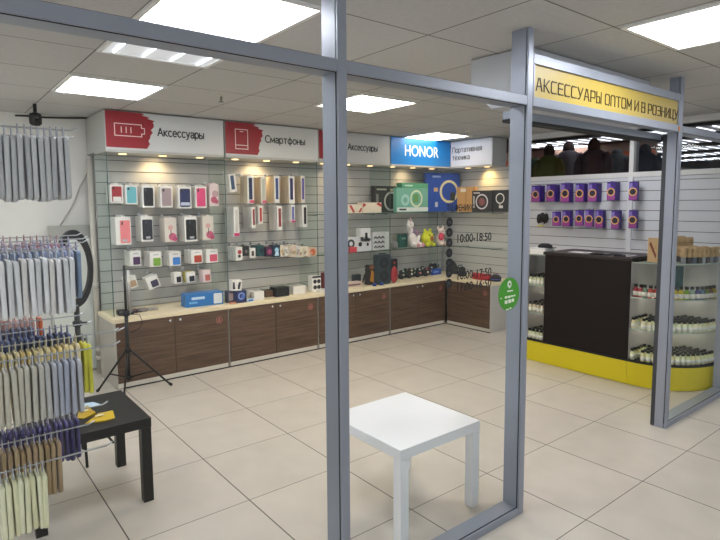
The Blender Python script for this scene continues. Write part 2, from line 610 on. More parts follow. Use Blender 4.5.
# shop sign over the doorway
SG = thing('shop_sign', 'yellow sign board with black lettering above the doorway', 'sign', (2.45, FRONT, 2.0))
fx0, fx1 = 1.62, 3.243
f = MB()
f.box(fx0, fx1, FRONT, FRONT + .06, 2.192, 2.238).box(fx0, fx1, FRONT, FRONT + .06, 1.998, 2.042)
f.box(fx0, fx0 + .012, FRONT, FRONT + .06, 2.042, 2.192).box(fx1 - .012, fx1, FRONT, FRONT + .06, 2.042, 2.192)
part('frame', f, ALU, SG, bevel=.0015, seg=1)
bd = part('board', MB().box(fx0 + .012, fx1 - .012, FRONT + .012, FRONT + .05, 2.042, 2.192), mat('#c0a952', .4, noise=.02), SG)
GL = {
 'А': (.9, [[(0, 0), (.34, 1), (.56, 1), (.9, 0)], [(.14, .34), (.76, .34)]]),
 'К': (.82, [[(0, 0), (0, 1)], [(.8, 1), (.2, .52), (.8, 0)], [(0, .52), (.2, .52)]]),
 'С': (.84, [[(.84, 1), (.14, 1), (0, .86), (0, .14), (.14, 0), (.84, 0)]]),
 'Е': (.78, [[(.78, 1), (.12, 1), (0, .9), (0, .1), (.12, 0), (.78, 0)], [(0, .52), (.7, .52)]]),
 'У': (.86, [[(0, 1), (.42, .36)], [(.86, 1), (.32, .06), (.2, 0), (.05, 0)]]),
 'Р': (.82, [[(0, 0), (0, 1), (.7, 1), (.82, .88), (.82, .5), (.7, .38), (0, .38)]]),
 'Ы': (.92, [[(0, 1), (0, 0), (.5, 0), (.62, .12), (.62, .46), (.5, .58), (0, .58)], [(.9, 0), (.9, 1)]]),
 'О': (.86, [[(.14, 1), (.72, 1), (.86, .86), (.86, .14), (.72, 0), (.14, 0), (0, .14), (0, .86), (.14, 1), (.3, 1)]]),
 'П': (.84, [[(0, 0), (0, .86), (.14, 1), (.7, 1), (.84, .86), (.84, 0)]]),
 'Т': (.84, [[(0, 1), (.84, 1)], [(.42, 1), (.42, 0)]]),
 'М': (.96, [[(0, 0), (0, 1), (.48, .3), (.96, 1), (.96, 0)]]),
 'И': (.84, [[(0, 1), (0, 0), (.84, 1), (.84, 0)]]),
 'В': (.82, [[(0, 0), (0, 1), (.68, 1), (.78, .9), (.78, .62), (.68, .53), (0, .53)], [(.68, .53), (.82, .42), (.82, .1), (.72, 0), (0, 0)]]),
 'З': (.82, [[(0, 1), (.68, 1), (.8, .9), (.8, .62), (.68, .53), (.2, .53)], [(.68, .53), (.82, .42), (.82, .1), (.72, 0), (0, 0)]]),
 'Н': (.84, [[(0, 0), (0, 1)], [(.84, 0), (.84, 1)], [(0, .52), (.84, .52)]]),
 'Ц': (.92, [[(0, 1), (0, 0), (.92, 0), (.92, -.2)], [(.78, 1), (.78, 0)]]),
}
msg = 'АКСЕССУАРЫ ОПТОМ И В РОЗНИЦУ'
gap, space = .36, .5
tot = sum((space if c == ' ' else GL[c][0] + gap) for c in msg) - gap
H = .054
XS, XE = 1.66, 3.232
sx = (XE - XS) / tot
cx = XS
lt = MB()
zb = 2.078
for c in msg:
    if c == ' ':
        cx += space * sx
        part('lettering', lt, mat('#3a2f18', .5), bd, 'dark lettering')
        lt = MB()
        continue
    for st in GL[c][1]:
        pts = [(cx + u * sx, zb + v * H) for u, v in st]
        for (ua, va), (ub, vb) in zip(pts, pts[1:]):
            d = Vector((ub - ua, vb - va)); l = d.length; d /= l
            e = .0040
            n = Vector((-d.y, d.x)) * .0026
            ua, va, ub, vb = ua - d.x * e, va - d.y * e, ub + d.x * e, vb + d.y * e
            lt.prism([(ua + n.x, va + n.y), (ua - n.x, va - n.y), (ub - n.x, vb - n.y), (ub + n.x, vb + n.y)], FY, FRONT + .009, FRONT + .0125)
    cx += (GL[c][0] + gap) * sx
part('lettering', lt, mat('#3a2f18', .5), bd, 'dark lettering')
part('orange_tag', MB().box(3.226, 3.243, FRONT - .004, FRONT, 2.004, 2.03), mat('#e08a3a', .5), SG)

# stickers on the glass
YG = FRONT + .0105
G_BLK = mat('#0d0d12', .5)
for k in range(7):
    z = 1.469 - k * .0428
    T = thing('weekday_sticker', ['topmost', 'second from top', 'third from top', 'fourth from top', 'fifth from top', 'sixth from top', 'lowest'][k] + ' round black weekday sticker on the partition glass',
              'sticker', (1.063, YG, z - .019))
    d = part('disc', MB().disc((1.063, z), .0195, FY, YG - .0006, YG), G_BLK, T)
    text('lettering', ['пн', 'вт', 'ср', 'чт', 'пт', 'сб', 'вс'][k], mat('#5a5a62', .5), d, Vector((1.063, YG - .0009, z - .005)) - WL[d.name], .017, (1, 0, 0), (0, 0, 1), .0003)


def glass_text(body, x0, x1, z, size, label):
    T = thing('window_lettering', label, 'lettering', ((x0 + x1) / 2, YG, z))
    o = text('lettering', body, G_BLK, T, (0, 0, 0), size, (1, 0, 0), (0, 0, 1), .0006, bold=.0008)
    w = max(v.co.x for v in o.data.vertices) - min(v.co.x for v in o.data.vertices)
    for v in o.data.vertices:
        v.co.x *= (x1 - x0) / w


glass_text('10:00-18:50', 1.109, 1.337, 1.381, .050, 'black opening hours 10:00-18:50 on the partition glass')
glass_text('10:00-17:50', 1.112, 1.341, 1.222, .050, 'black opening hours 10:00-17:50 on the partition glass')
glass_text('11:00-16:50', 1.112, 1.341, 1.172, .050, 'black opening hours 11:00-16:50, lowest line on the glass')
glass_text('ТЦ ФЕНИКС', 1.046, 1.22, 1.517, .034, 'black words above the weekday stickers on the glass')
# green round sticker
T = thing('green_sticker', 'round green sticker with white print on the glass by the second post', 'sticker', (1.478, YG, 1.044))
c = (1.478, 1.122)
dd = part('disc', MB().disc(c, .078, FY, YG - .0008, YG, 40, 1.02, 1.0), mat('#3f9a1d', .4), T)
w = MB()
w.disc((1.480, 1.168), .016, FY, YG - .0014, YG - .0008, 20, .95, 1.1)
w.prism([(1.472, 1.156), (1.488, 1.156), (1.480, 1.146)], FY, YG - .0014, YG - .0008)
part('pin_mark', w, mat('#f4f6f0', .4), dd)
part('pin_dot', MB().disc((1.481, 1.169), .007, FY, YG - .002, YG - .0014, 16), mat('#3f9a1d', .4), dd)
for u, v, a, b_ in ((1.47, 1.133, .052, .006), (1.41, 1.105, .014, .005), (1.45, 1.104, .022, .010), (1.478, 1.104, .022, .010), (1.505, 1.106, .02, .008), (1.532, 1.107, .012, .008),
                    (1.45, 1.078, .024, .016), (1.481, 1.079, .026, .017), (1.512, 1.082, .022, .015), (1.462, 1.047, .026, .006), (1.495, 1.050, .014, .007)):
    part('print', MB().box(1.478 + (u - 1.487) * .85, 1.478 + (u + a - 1.487) * .85, YG - .0014, YG - .0008, v, v + b_), mat('#eef4e4', .4), dd)

# ================================================================ wall display bays
YF, YS = 1.67, 2.17          # cabinet front, slatted panel face
XR, XS2 = 4.60, 5.08          # the return at the right: cabinet front, slatted panel face
TOP = .60
TB = TOP - .036          # underside of the worktop
BB = [.543, 1.575, 2.606, 3.637, 4.60]
BX = [.578, 1.642, 2.703, 3.755, 4.74]
BAY = ['left end', 'second', 'third', 'blue sign', 'right corner']


def cabinet(x0, x1, label, stickers=(), ndoor=2):
    """brown two-door base unit facing -y; local frame = world"""
    T = thing('base_cabinet', label, 'cabinet', ((x0 + x1) / 2, YF, 0), 'brown base cabinets under the display bays')
    e = .016
    b = MB()
    b.box(x0 + .001, x0 + e, YF, 2.165, 0, TB - .001).box(x1 - e, x1 - .001, YF + .018, 2.165, 0, TB - .001)
    b.box(x0 + e, x1 - e, YF + .03, 2.165, .045, .06).box(x0 + e, x1 - e, 2.14, 2.165, .08, TB - .001)
    part('carcass', b, PANEL, T)
    part('plinth', MB().box(x0 + e, x1 - e, YF + .002, YF + .016, .006, .044), mat('#e0dcd0', .5), T)
    w = (x1 - x0 - .006) / ndoor
    for k in range(ndoor):
        a = x0 + .003 + k * w
        if k == 0 and x0 < .6:
            a0 = x0 + e + .001
        else:
            a0 = a + .0015
        d = part('door', MB().box(a0, a + w - .0015, YF, YF + .017, .046, TB - .003), WOOD, T, bevel=.0012, seg=1)
        kx = a + w - .045 if k == 0 else a + .045
        part('knob', MB().lathe([(.006, 0), (.006, -.012), (.012, -.016), (.013, -.024), (.0, -.027)], (0, 0, 0), 12), STEEL, d)
        o = d.children[-1]
        o.rotation_euler = (radians(-90), 0, 0)
        o.location = Vector((kx, YF, .53)) - WL[d.name]
        for v in o.data.vertices:
            v.co += WL[d.name]
        if k in stickers:
            sx = a + (w - .09)
            if k == 0 and len(stickers) == 1 and x0 > 3: sx = a + w - .11
            s = MB()
            c = (sx, .47)
            s.ring(c, .026, .032, FY, YF - .001, YF - .0002, 24)
            s.disc((c[0], c[1] + .008), .009, FY, YF - .001, YF - .0002, 14)
            s.prism([(c[0] - .016, c[1] - .014), (c[0] + .016, c[1] - .014), (c[0] + .01, c[1] - .001), (c[0] - .01, c[1] - .001)], FY, YF - .001, YF - .0002)
            part('round_sticker', s, PINKRED, d, 'round red notice sticker')
    return T


cabinet(BB[0], BB[1], 'brown wood grain base cabinet at the left end behind the light stand', (1,))
cabinet(BB[1], BB[2], 'brown wood grain base cabinet under the phone display bay', (1,))
cabinet(BB[2], BB[3], 'brown wood grain base cabinet just right of the left partition post', (1,))
cabinet(BB[3], BB[4], 'brown wood grain base cabinet below the blue sign bay', (1,))

# return cabinet, facing -x
T = thing('base_cabinet', 'brown base cabinet on the right wall beside the second partition post', 'cabinet', (XR, 1.31, 0), 'brown base cabinets under the display bays')
RY0, RY1 = .948, 1.669
b = MB()
b.box(XR + .018, 5.08, RY0, RY0 + .016, 0, TB - .001).box(XR, XR + .018, RY0, RY0 + .016, 0, TB - .001).box(XR + .03, 5.08, RY0 + .016, RY1, .045, .06).box(5.06, 5.08, RY0 + .016, RY1, .08, TB - .001)
part('carcass', b, mat('#c5c3be', .5), T, 'light grey side panel')
part('plinth', MB().box(XR + .002, XR + .016, RY0 + .018, RY1 - .03, .006, .044), mat('#e0dcd0', .5), T)
d = part('door', MB().box(XR, XR + .017, RY0 + .018, RY1 - .03, .046, TB - .003), WOOD, T, bevel=.0012, seg=1)
s = MB()
c = (-1.04, .47)
s.ring(c, .026, .032, FX, XR - .001, XR - .0002, 24).disc((c[0], c[1] + .008), .009, FX, XR - .001, XR - .0002, 14)
s.prism([(c[0] - .016, c[1] - .014), (c[0] + .016, c[1] - .014), (c[0] + .01, c[1] - .001), (c[0] - .01, c[1] - .001)], FX, XR - .001, XR - .0002)
part('round_sticker', s, PINKRED, d, 'round red notice sticker')

# worktops
tag(part('worktop', MB().box(.538, 5.078, YF - .006, 2.166, TB, TOP), CREAM, bevel=.003), 'long cream worktop along the back wall cabinets', 'worktop')
tag(part('worktop', MB().box(XR - .006, 5.078, RY0 - .004, YF - .007, TB, TOP), CREAM, bevel=.003), 'short cream worktop on the right return cabinet', 'worktop')

SLAT = mat('#bbbcbb', .55)
SLAT_R = mat('#c3c4c2', .55)
GROOVE = mat('#5f605e', .6)


def slatwall(axis, a0, a1, face, z0, z1, label, m=SLAT, phase=.056, thick=.016, loc=None, gw=.007):
    T = thing('slatwall_panel', label, 'slatted wall panel', loc or ((a0 + a1) / 2, face, z0))
    b = MB()
    b.use(1)
    if axis == 'y':
        b.box(a0, a1, face + .008, face + thick, z0, z1)
    else:
        b.box(face + .008, face + thick, a0, a1, z0, z1)
    b.use(0)
    zs = [z0] + [phase + .1 * k for k in range(30) if z0 + .01 < phase + .1 * k < z1 - .01] + [z1]
    for p, q in zip(zs, zs[1:]):
        p2, q2 = p + gw / 2, q - gw / 2
        if axis == 'y':
            b.box(a0, a1, face, face + .008, p2, q2)
        else:
            b.box(face, face + .008, a0, a1, p2, q2)
    part('slats', b, [m, GROOVE], T)
    return T


SW = []
for k, nm in enumerate(('grey slatted panel behind the phone cases in the left end bay', 'grey slatted panel behind the long packs in the second bay',
                        'grey slatted panel partly hidden by the left partition post', 'grey slatted panel behind the plush toys under the blue sign')):
    SW.append(slatwall('y', BX[k] + (.002 if k else .001), (BX[k + 1] if k < 3 else 5.07), YS, TOP + .001, 1.9985, nm))
SW.append(slatwall('x', 1.06, 2.165, XS2, TOP + .001, 1.9985, 'grey slatted panel on the right return behind the ring lamp boxes', SLAT_R))
SWK = slatwall('x', -1.465, 1.03, 5.10, .02, 1.80, 'white slatted wall panel behind the perfume kiosk', mat('#c4c7cd', .5), .06, .028, (5.10, -.3, .02))
part('upright', MB().box(5.085, 5.0995, -.425, -.375, .02, 1.80), mat('#cdcfd3', .5), SWK)

# glass dividers between the bays
for x, lab in ((.583, 'glass end panel at the left end of the display wall'), (1.642, 'glass divider between the first and second display bays'), (2.703, 'glass divider left of the left partition post'),
               (3.755, 'glass divider between the third bay and the blue sign bay'), (4.79, 'glass divider at the corner right of the plush toys')):
    T = thing('glass_divider', lab, 'glass panel', (x, 1.98, TOP))
    yf = 1.80 if x < 4.7 else 2.0
    part('pane', MB().box(x - .003, x + .003, yf, 2.168, TOP + .0005, 1.998), GLASS_G, T)
    part('edge', MB().box(x - .0035, x + .0035, yf - .005, yf - .0005, TOP + .0005, 1.998), EDGE, T)


def shelf(x0, x1, y0, y1, z, label, edge='y'):
    T = thing('glass_shelf', label, 'glass shelf', ((x0 + x1) / 2, (y0 + y1) / 2, z - .008))
    part('pane', MB().box(x0, x1, y0, y1, z - .008, z), GLASS_G, T)
    if edge == 'y':
        part('edge', MB().box(x0, x1, y0 - .003, y0 - .0003, z - .008, z), EDGE, T)
        for x in (x0 + .1, x1 - .1):
            part('bracket', MB().box(x - .008, x + .008, y1 - .2, y1, z - .022, z - .0085), STEEL, T)
    else:
        part('edge', MB().box(x0 - .003, x0 - .0003, y0, y1, z - .008, z), EDGE, T)
        for y in (y0 + .1, y1 - .1):
            part('bracket', MB().box(x1 - .2, x1, y - .008, y + .008, z - .022, z - .0085), STEEL, T)


shelf(2.71, 3.748, 1.84, 2.168, 1.44, 'upper glass shelf with white red boxes in the third bay')
shelf(3.762, 4.783, 1.84, 2.168, 1.44, 'upper glass shelf holding the ring lamp boxes under the blue sign')
shelf(2.71, 3.748, 1.84, 2.168, .99, 'lower glass shelf with white gadget boxes in the third bay')
shelf(3.762, 4.783, 1.84, 2.168, .99, 'lower glass shelf holding the plush toys')
shelf(4.80, 5.078, 1.06, 1.79, 1.435, 'upper glass shelf on the right return', 'x')
shelf(4.84, 5.078, 1.06, 1.79, .99, 'lower glass shelf on the right return above the red speaker', 'x')

# ---------------------------------------------------------------- sign light boxes
LB_Z0, LB_Z1 = 2.018, 2.338
YG_ = 1.785             # face of the sign boxes


def lightbox(x0, x1, label, face, body='#b9bab6'):
    T = thing('sign_lightbox', label, 'sign', ((x0 + x1) / 2, YG_, LB_Z0))
    b = MB()
    b.box(x0, x1, YG_ + .012, 2.44, LB_Z0, LB_Z1).box(x0, x1, YG_, YG_ + .012, 1.998, LB_Z0 - .001)
    b.box(x0, x1, YG_ + .012, 2.165, 2.000, LB_Z0)
    part('casing', b, mat(body, .5), T)
    fc = part('face', MB().box(x0 + .004, x1 - .004, YG_, YG_ + .011, LB_Z0, LB_Z1), face, T)
    for k in range(3):
        x = x0 + (x1 - x0) * (k + .5) / 3
        o = part('downlight', MB().lathe([(.034, 0), (.034, -.006), (.026, -.008), (.0, -.008)], (x, 1.95, 1.9995), 16), mat('#e9dfc8', .4, emit='#ffd79a', es=1.6), T)
    return T, fc


def red_patch(fc, x0, w, seed):
    rnd = random.Random(seed)
    pts = [(x0, LB_Z0 + .018), (x0, LB_Z1 - .002)]
    zs = [LB_Z1 - .002, LB_Z1 - .012, LB_Z1 - .02, LB_Z1 - .035, LB_Z1 - .045, LB_Z1 - .06, LB_Z1 - .075, LB_Z1 - .095, LB_Z1 - .115, LB_Z1 - .14, LB_Z1 - .16, LB_Z1 - .185,
          LB_Z1 - .21, LB_Z1 - .235, LB_Z1 - .26, LB_Z1 - .28, LB_Z0 + .018]
    us = [.74, .80, .74, .92, .86, 1.02, .97, .99, 1.0, .94, .96, .92, .90, .88, .90, .86, .84]
    pts += [(x0 + w * (u + rnd.uniform(-.012, .012)), z) for u, z in zip(us, zs)]
    part('red_patch', MB().prism(pts[::-1], FY, YG_ - .0012, YG_ - .0002), mat('#981f2a', .5), fc, 'ragged red paint patch')


def arc(cx, cy, rx, ry, a0, a1, n=14):
    return [(cx + rx * cos(radians(a0 + (a1 - a0) * k / n)), cy + ry * sin(radians(a0 + (a1 - a0) * k / n))) for k in range(n + 1)]


SF = {  # plain sans lettering drawn as strokes: width, strokes (cap height 1, x-height .72)
 'А': (.66, [[(0, 0), (.33, 1), (.66, 0)], [(.11, .34), (.55, .34)]]),
 'С': (.62, [arc(.37, .5, .37, .5, 48, 312)]),
 'П': (.6, [[(0, 0), (0, 1), (.6, 1), (.6, 0)]]),
 'а': (.43, [[(.03, .6), (.13, .71), (.31, .71), (.42, .6), (.42, 0)], [(.42, .42), (.15, .39), (.02, .28), (.02, .12), (.13, .01), (.28, .02), (.42, .16)]]),
 'в': (.42, [[(0, 0), (0, .72), (.27, .72), (.36, .63), (.36, .47), (.27, .39), (0, .39)], [(.27, .39), (.41, .29), (.41, .1), (.3, 0), (0, 0)]]),
 'е': (.49, [[(.02, .38), (.49, .38)] + arc(.25, .36, .24, .36, 4, 318)]),
 'и': (.44, [[(0, .72), (0, 0), (.44, .72), (.44, 0)]]),
 'к': (.42, [[(0, 0), (0, .72)], [(.41, .72), (.06, .37), (.43, 0)], [(0, .37), (.06, .37)]]),
 'м': (.56, [[(0, 0), (0, .72), (.28, .14), (.56, .72), (.56, 0)]]),
 'н': (.43, [[(0, 0), (0, .72)], [(.43, 0), (.43, .72)], [(0, .37), (.43, .37)]]),
 'о': (.5, [arc(.25, .36, .25, .36, 0, 360, 20)]),
 'р': (.48, [[(0, -.25), (0, .72)], arc(.24, .36, .24, .36, 0, 360, 20)]),
 'с': (.43, [arc(.25, .36, .25, .36, 48, 312)]),
 'т': (.46, [[(0, .72), (.46, .72)], [(.23, .72), (.23, 0)]]),
 'у': (.46, [[(0, .72), (.24, .06)], [(.46, .72), (.16, -.2), (.03, -.25)]]),
 'ф': (.62, [[(.31, -.25), (.31, 1)], arc(.31, .36, .31, .36, 0, 360, 22)]),
 'х': (.43, [[(0, 0), (.43, .72)], [(0, .72), (.43, 0)]]),
 'ы': (.58, [[(0, .72), (0, 0), (.26, 0), (.38, .1), (.38, .32), (.26, .42), (0, .42)], [(.58, 0), (.58, .72)]]),
 'я': (.42, [[(.42, 0), (.42, .72), (.15, .72), (.03, .63), (.03, .45), (.15, .36), (.42, .36)], [(.22, .36), (0, 0)]]),
}


def stroke_text(fc, word, u0, u1, zb, H, m, fn, d0, d1, r=.0052):
    """u runs along the board, zb is the baseline, H the cap height"""
    g = .17
    tot = sum(SF[c][0] + g for c in word) - g
    sc, cx, b = (u1 - u0) / tot, u0, MB()
    for c in word:
        for st in SF[c][1]:
            pts = [(cx + u * sc, zb + v * H) for u, v in st]
            for P, Q in zip(pts, pts[1:]):
                d = (Vector(Q) - Vector(P)).normalized()
                n, e = Vector((-d.y, d.x)) * r, d * r * .6
                P2, Q2 = Vector(P) - e, Vector(Q) + e
                b.prism([tuple(P2 + n), tuple(P2 - n), tuple(Q2 - n), tuple(Q2 + n)], fn, d0, d1)
        cx += (SF[c][0] + g) * sc
    part('lettering', b, m, fc)


def fit_text(fc, body, x0, x1, zc, h, m, depth=.0015, yy=None):
    if body != 'HONOR':
        return stroke_text(fc, body, x0, x1, zc, h, m, FY, YG_ - .0016, YG_ - .0003)
    yy = YG_
    o = text('lettering', body, m, fc, (0, 0, 0), .1, (1, 0, 0), (0, 0, 1), depth, bold=.0012)
    vs = o.data.vertices
    a, b_ = min(v.co.x for v in vs), max(v.co.x for v in vs)
    H = max(v.co.z for v in vs)
    off = WL[fc.name]
    for v in vs:
        v.co.x = x0 + (v.co.x - a) * (x1 - x0) / (b_ - a) - off.x
        v.co.z = zc + v.co.z * h / H - off.z
        v.co.y = yy - .001 + v.co.y - off.y
    return o


INK = mat('#26262a', .5)
SIGNW = mat('#cfd1d0', .45)
ICON = mat('#f0d8d4', .5)


def line_icon(fc, polys, r=.0035):
    b = MB()
    for pl in polys:
        for p, q in zip(pl, pl[1:]):
            d = (Vector(q) - Vector(p)).normalized() * r
            n = Vector((-d.y, d.x))
            p2, q2 = Vector(p) - d, Vector(q) + d
            b.prism([tuple(p2 + n), tuple(p2 - n), tuple(q2 - n), tuple(q2 + n)], FY, YG_ - .0026, YG_ - .0013)
    part('line_icon', b, ICON, fc)


def battery(fc, x, z, w, h):
    t = w * .9
    line_icon(fc, [[(x, z), (x + t, z), (x + t, z + h * .25), (x + w, z + h * .25), (x + w, z + h * .72), (x + t, z + h * .72), (x + t, z + h), (x, z + h), (x, z)]] +
              [[(x + w * k, z + h * .28), (x + w * k, z + h * .72)] for k in (.22, .38, .54)])


_, fc = lightbox(.580, 1.636, 'white sign board with battery icon on red patch at the left end', SIGNW)
red_patch(fc, .584, .40, 1)
battery(fc, .655, 2.135, .245, .10)
fit_text(fc, 'Аксессуары', 1.015, 1.435, 2.155, .067, INK)
_, fc = lightbox(1.648, 2.716, 'white sign board with phone icon on red patch', SIGNW)
red_patch(fc, 1.652, .40, 2)
x, z = 1.755, 2.085
line_icon(fc, [[(x, z), (x + .13, z), (x + .13, z + .185), (x, z + .185), (x, z)], [(x, z + .035), (x + .13, z + .035)], [(x + .05, z + .165), (x + .08, z + .165)]])
fit_text(fc, 'Смартфоны', 2.08, 2.545, 2.165, .067, INK)
_, fc = lightbox(2.722, 3.744, 'grey white sign board crossed by the left partition post', mat('#bfc0be', .45))
red_patch(fc, 2.726, .38, 3)
battery(fc, 2.79, 2.135, .235, .10)
fit_text(fc, 'Аксессуары', 3.118, 3.545, 2.150, .067, INK)
_, fc = lightbox(3.758, 4.80, 'bright blue sign board with white HONOR lettering', mat('#1480d2', .4))
o = fit_text(fc, 'HONOR', 3.985, 4.575, 2.125, .13, mat('#f2f6fa', .4))

T = thing('sign_lightbox', 'white corner sign board turned to face left with two lines of text', 'sign', (4.805, 1.45, LB_Z0))
b = MB()
b.box(4.817, 5.08, 1.125, 1.784, LB_Z0, LB_Z1).box(4.805, 4.817, 1.125, 1.784, 1.998, LB_Z0 - .001).box(4.817, 5.078, 1.125, 1.784, 2.0, LB_Z0)
part('casing', b, mat('#a9aaa8', .5), T)
fc = part('face', MB().box(4.805, 4.816, 1.128, 1.784, LB_Z0, LB_Z1), mat('#d3d7e2', .45), T)
for body, ya, yb, zc, h in (('Портативная', 1.755, 1.285, 2.195, .062), ('техника', 1.755, 1.475, 2.10, .062)):
    stroke_text(fc, body, -ya, -yb, zc, h, INK, FX, 4.805 - .0016, 4.805 - .0003, .0042)
for y in (1.3, 1.6):
    part('downlight', MB().lathe([(.034, 0), (.034, -.006), (.026, -.008), (.0, -.008)], (4.93, y, 1.9995), 16), mat('#e9dfc8', .4, emit='#ffd79a', es=1.6), T)


def lamp(x, y, z, power, color=(1, .72, .38), size=.05, spot=None, tgt=None):
    l = bpy.data.lights.new('downlight_lamp', 'SPOT')
    l.energy = power; l.color = color; l.shadow_soft_size = size
    l.spot_size = radians(spot or 120); l.spot_blend = .9
    o = bpy.data.objects.new('downlight_lamp', l); COL.objects.link(o)
    o.location = (x, y, z)
    if tgt:
        o.rotation_euler = (Vector(tgt) - Vector((x, y, z))).to_track_quat('-Z', 'Y').to_euler()


for x, e in ((1.10, 5), (2.15, 5), (3.2, 5), (4.3, 3)):
    lamp(x, 2.0, 1.975, e, tgt=(x, 2.16, 1.80))
lamp(4.96, 1.40, 1.975, 6, (1, .62, .2), tgt=(5.07, 1.36, 1.8))

# ================================================================ merchandise
WIRE = mat('#b9bcbe', .25, .9)


def decorate(T, w, d, h, decor):
    """flat prints on the front (local -y) of a box; u,v are fractions of the front"""
    for k, dc in enumerate(decor):
        nm, kind = dc[0], dc[1]
        y0, y1 = -d / 2 - .0011 - k * .0004, -d / 2 - .0002
        if kind == 'rect':
            _, _, u0, v0, u1, v1, m = dc
            b = MB()
            x0, x1, z0, z1 = -w / 2 + u0 * w, -w / 2 + u1 * w, v0 * h, v1 * h
            b.prism(rrect(x0, x1, z0, z1, min(x1 - x0, z1 - z0) * .12, 3), FY, y0, y1)
        elif kind == 'ring':
            _, _, u, v, r, m = dc[:6]
            th = dc[6] if len(dc) > 6 else .25
            b = MB().ring((-w / 2 + u * w, v * h), r * h * (1 - th), r * h, FY, y0, y1, 24)
        elif kind == 'disc':
            _, _, u, v, r, m = dc[:6]
            b = MB().disc((-w / 2 + u * w, v * h), r * h, FY, y0, y1, 18)
        elif kind == 'poly':
            _, _, pts, m = dc
            b = MB().prism([(-w / 2 + u * w, v * h) for u, v in pts], FY, y0, y1)
        part(nm, b, m, T, local=True)


def boxitem(name, label, cat, rect, plane, d, body, decor=(), base=None, rz=0., tilt=0., group=None, rb=.002, pname='carton', topm=None, lean=0.):
    """rect = pixel box of the front face in the photo; plane = (axis, distance) it stands on"""
    px0, py0, px1, py1 = rect
    ax, val = plane
    pm, qm = (px0 + px1) / 2, (py0 + py1) / 2
    A, B = W(px0, qm, ax, val), W(px1, qm, ax, val)
    zt, zb = W(pm, py0, ax, val).z, W(pm, py1, ax, val).z
    if base is not None:
        zb = base
    w = (B - A).length
    h = max(zt - zb, .01)
    c = (A + B) / 2
    if ax == 'y':
        loc = Vector((c.x, val + d / 2, zb)); r = 0
    else:
        loc = Vector((val + d / 2, c.y, zb)); r = radians(-90)
    T = thing(name, label, cat, loc, group, rot=(lean, radians(tilt), r + radians(rz)))
    b = MB()
    if pname == 'blister_card':
        b.prism(rrect(-w / 2, w / 2, 0, h, .008, 3) , FY, -d / 2, d / 2)
        b.prism(rrect(-.016, .016, h - .002, h + .016, .006, 3), FY, -d / 2 + .001, d / 2 - .001)
    else:
        b.box(-w / 2, w / 2, -d / 2, d / 2, 0, h)
    part(pname, b, body, T, local=True, bevel=rb if pname != 'blister_card' else 0, seg=2)
    if topm:
        part('lid', MB().box(-w / 2 - .001, w / 2 + .001, -d / 2 - .001, d / 2 + .001, h + .0005, h + .02), topm, T, local=True)
    decorate(T, w, d, h, decor)
    T['_h'] = h; T['_w'] = w
    return T


def hook(T, panel, x, z, y0, y1):
    left = panel is SW[0]
    K = thing('display_hook', 'thin wire display hook carrying packs in the ' + ('left end bay' if left else 'second bay'), 'hook', (x, y1, z),
              'wire hooks of the ' + ('left end bay' if left else 'second bay'))
    o = part('hook_wire', MB().tube([(x, y1 - .002, z + .012), (x, y0 + .012, z + .010), (x, y0, z + .014)], .0022, 6).box(x - .012, x + .012, y1 - .004, y1 - .001, z - .005, z + .028), WIRE, K)


def short(nm):
    for w in (' hanging tilted', ' at the ', ' in the ', ' on the ', ', third'):
        nm = nm.split(w)[0]
    return nm


def behind(T, n, dy, label, group, dx=0):
    for k in range(1, n + 1):
        l = T.location.copy()
        l.y += dy * k
        l.x += dx * k
        dup(T, l, label, group)
    if n:
        T['group'] = group


WB = mat('#e9e8e4', .35)       # white packaging
WB2 = mat('#dcd6cd', .35)
PINKW = mat('#ecd9da', .35)
GR = mat('#9aa0a5', .4)


def M(c, r=.45):
    return mat(c, r)


# ---------- left end bay: phone cases in blister packs
row1 = [(110, 184.5, 123, 203, '#a5323a', 'red case above a white label', 3), (125, 185, 137.5, 204.5, '#6fb9c4', 'turquoise case', 3), (142, 185.5, 154.5, 207.5, '#1d1f26', 'black case, topmost row', 4),
        (160, 186, 172.5, 207.5, '#a8979a', 'mauve grey case', 4), (178, 186.5, 191.5, 208.5, '#1f2a5e', 'navy blue case with pale lower print', 4), (195, 186, 206.5, 208, '#e0477f', 'bright pink case', 3)]
for x0, y0, x1, y1, c, nm, n in row1:
    dec = [('phone_case', 'rect', .14, .07, .9, .90, M(c)), ('camera_hole', 'rect', .22, .74, .36, .86, M('#2b2b2e') if c != '#1d1f26' else M('#55565a'))]
    if 'red' in nm:
        dec.append(('label_sticker', 'rect', .22, .08, .86, .34, WB))
    if 'navy' in nm:
        dec.append(('print', 'rect', .2, .14, .85, .28, M('#c9d2ea')))
    T = boxitem('phone_case_pack', 'blister pack on the top left row showing a ' + nm, 'phone case pack', (x0, y0, x1, y1), ('y', 1.97), .014, WB, dec, pname='blister_card')
    behind(T, n, .036, 'hidden packs hanging behind the ' + nm + ' on the top row', 'packs behind the ' + nm)
    hook(T, SW[0], T.location.x, T.location.z + T['_h'], 1.945, 2.17)
T = boxitem('phone_case_pack', 'blister pack with pale floral pink print at the right end of the top row', 'phone case pack', (209.5, 184, 219, 206), ('y', 1.97), .014, PINKW,
            [('flower_print', 'disc', .6, .55, .16, M('#c9a6ad')), ('flower_print', 'disc', .45, .28, .15, M('#c45a76')), ('flower_print', 'disc', .7, .2, .1, M('#b3566d'))], pname='blister_card')
behind(T, 3, .036, 'packs hanging behind the pale floral case at the right of the top row', 'packs behind the floral case, top row')
hook(T, SW[0], T.location.x, T.location.z + T['_h'], 1.945, 2.17)
row2 = [(115.5, 217, 131, 245, '#ee8a8f', 'salmon pink case', 4), (141, 216.5, 153, 241.5, '#262a36', 'dark slate case', 4), (184.5, 216.5, 197, 241.5, '#17181c', 'black case with small white logo', 4)]
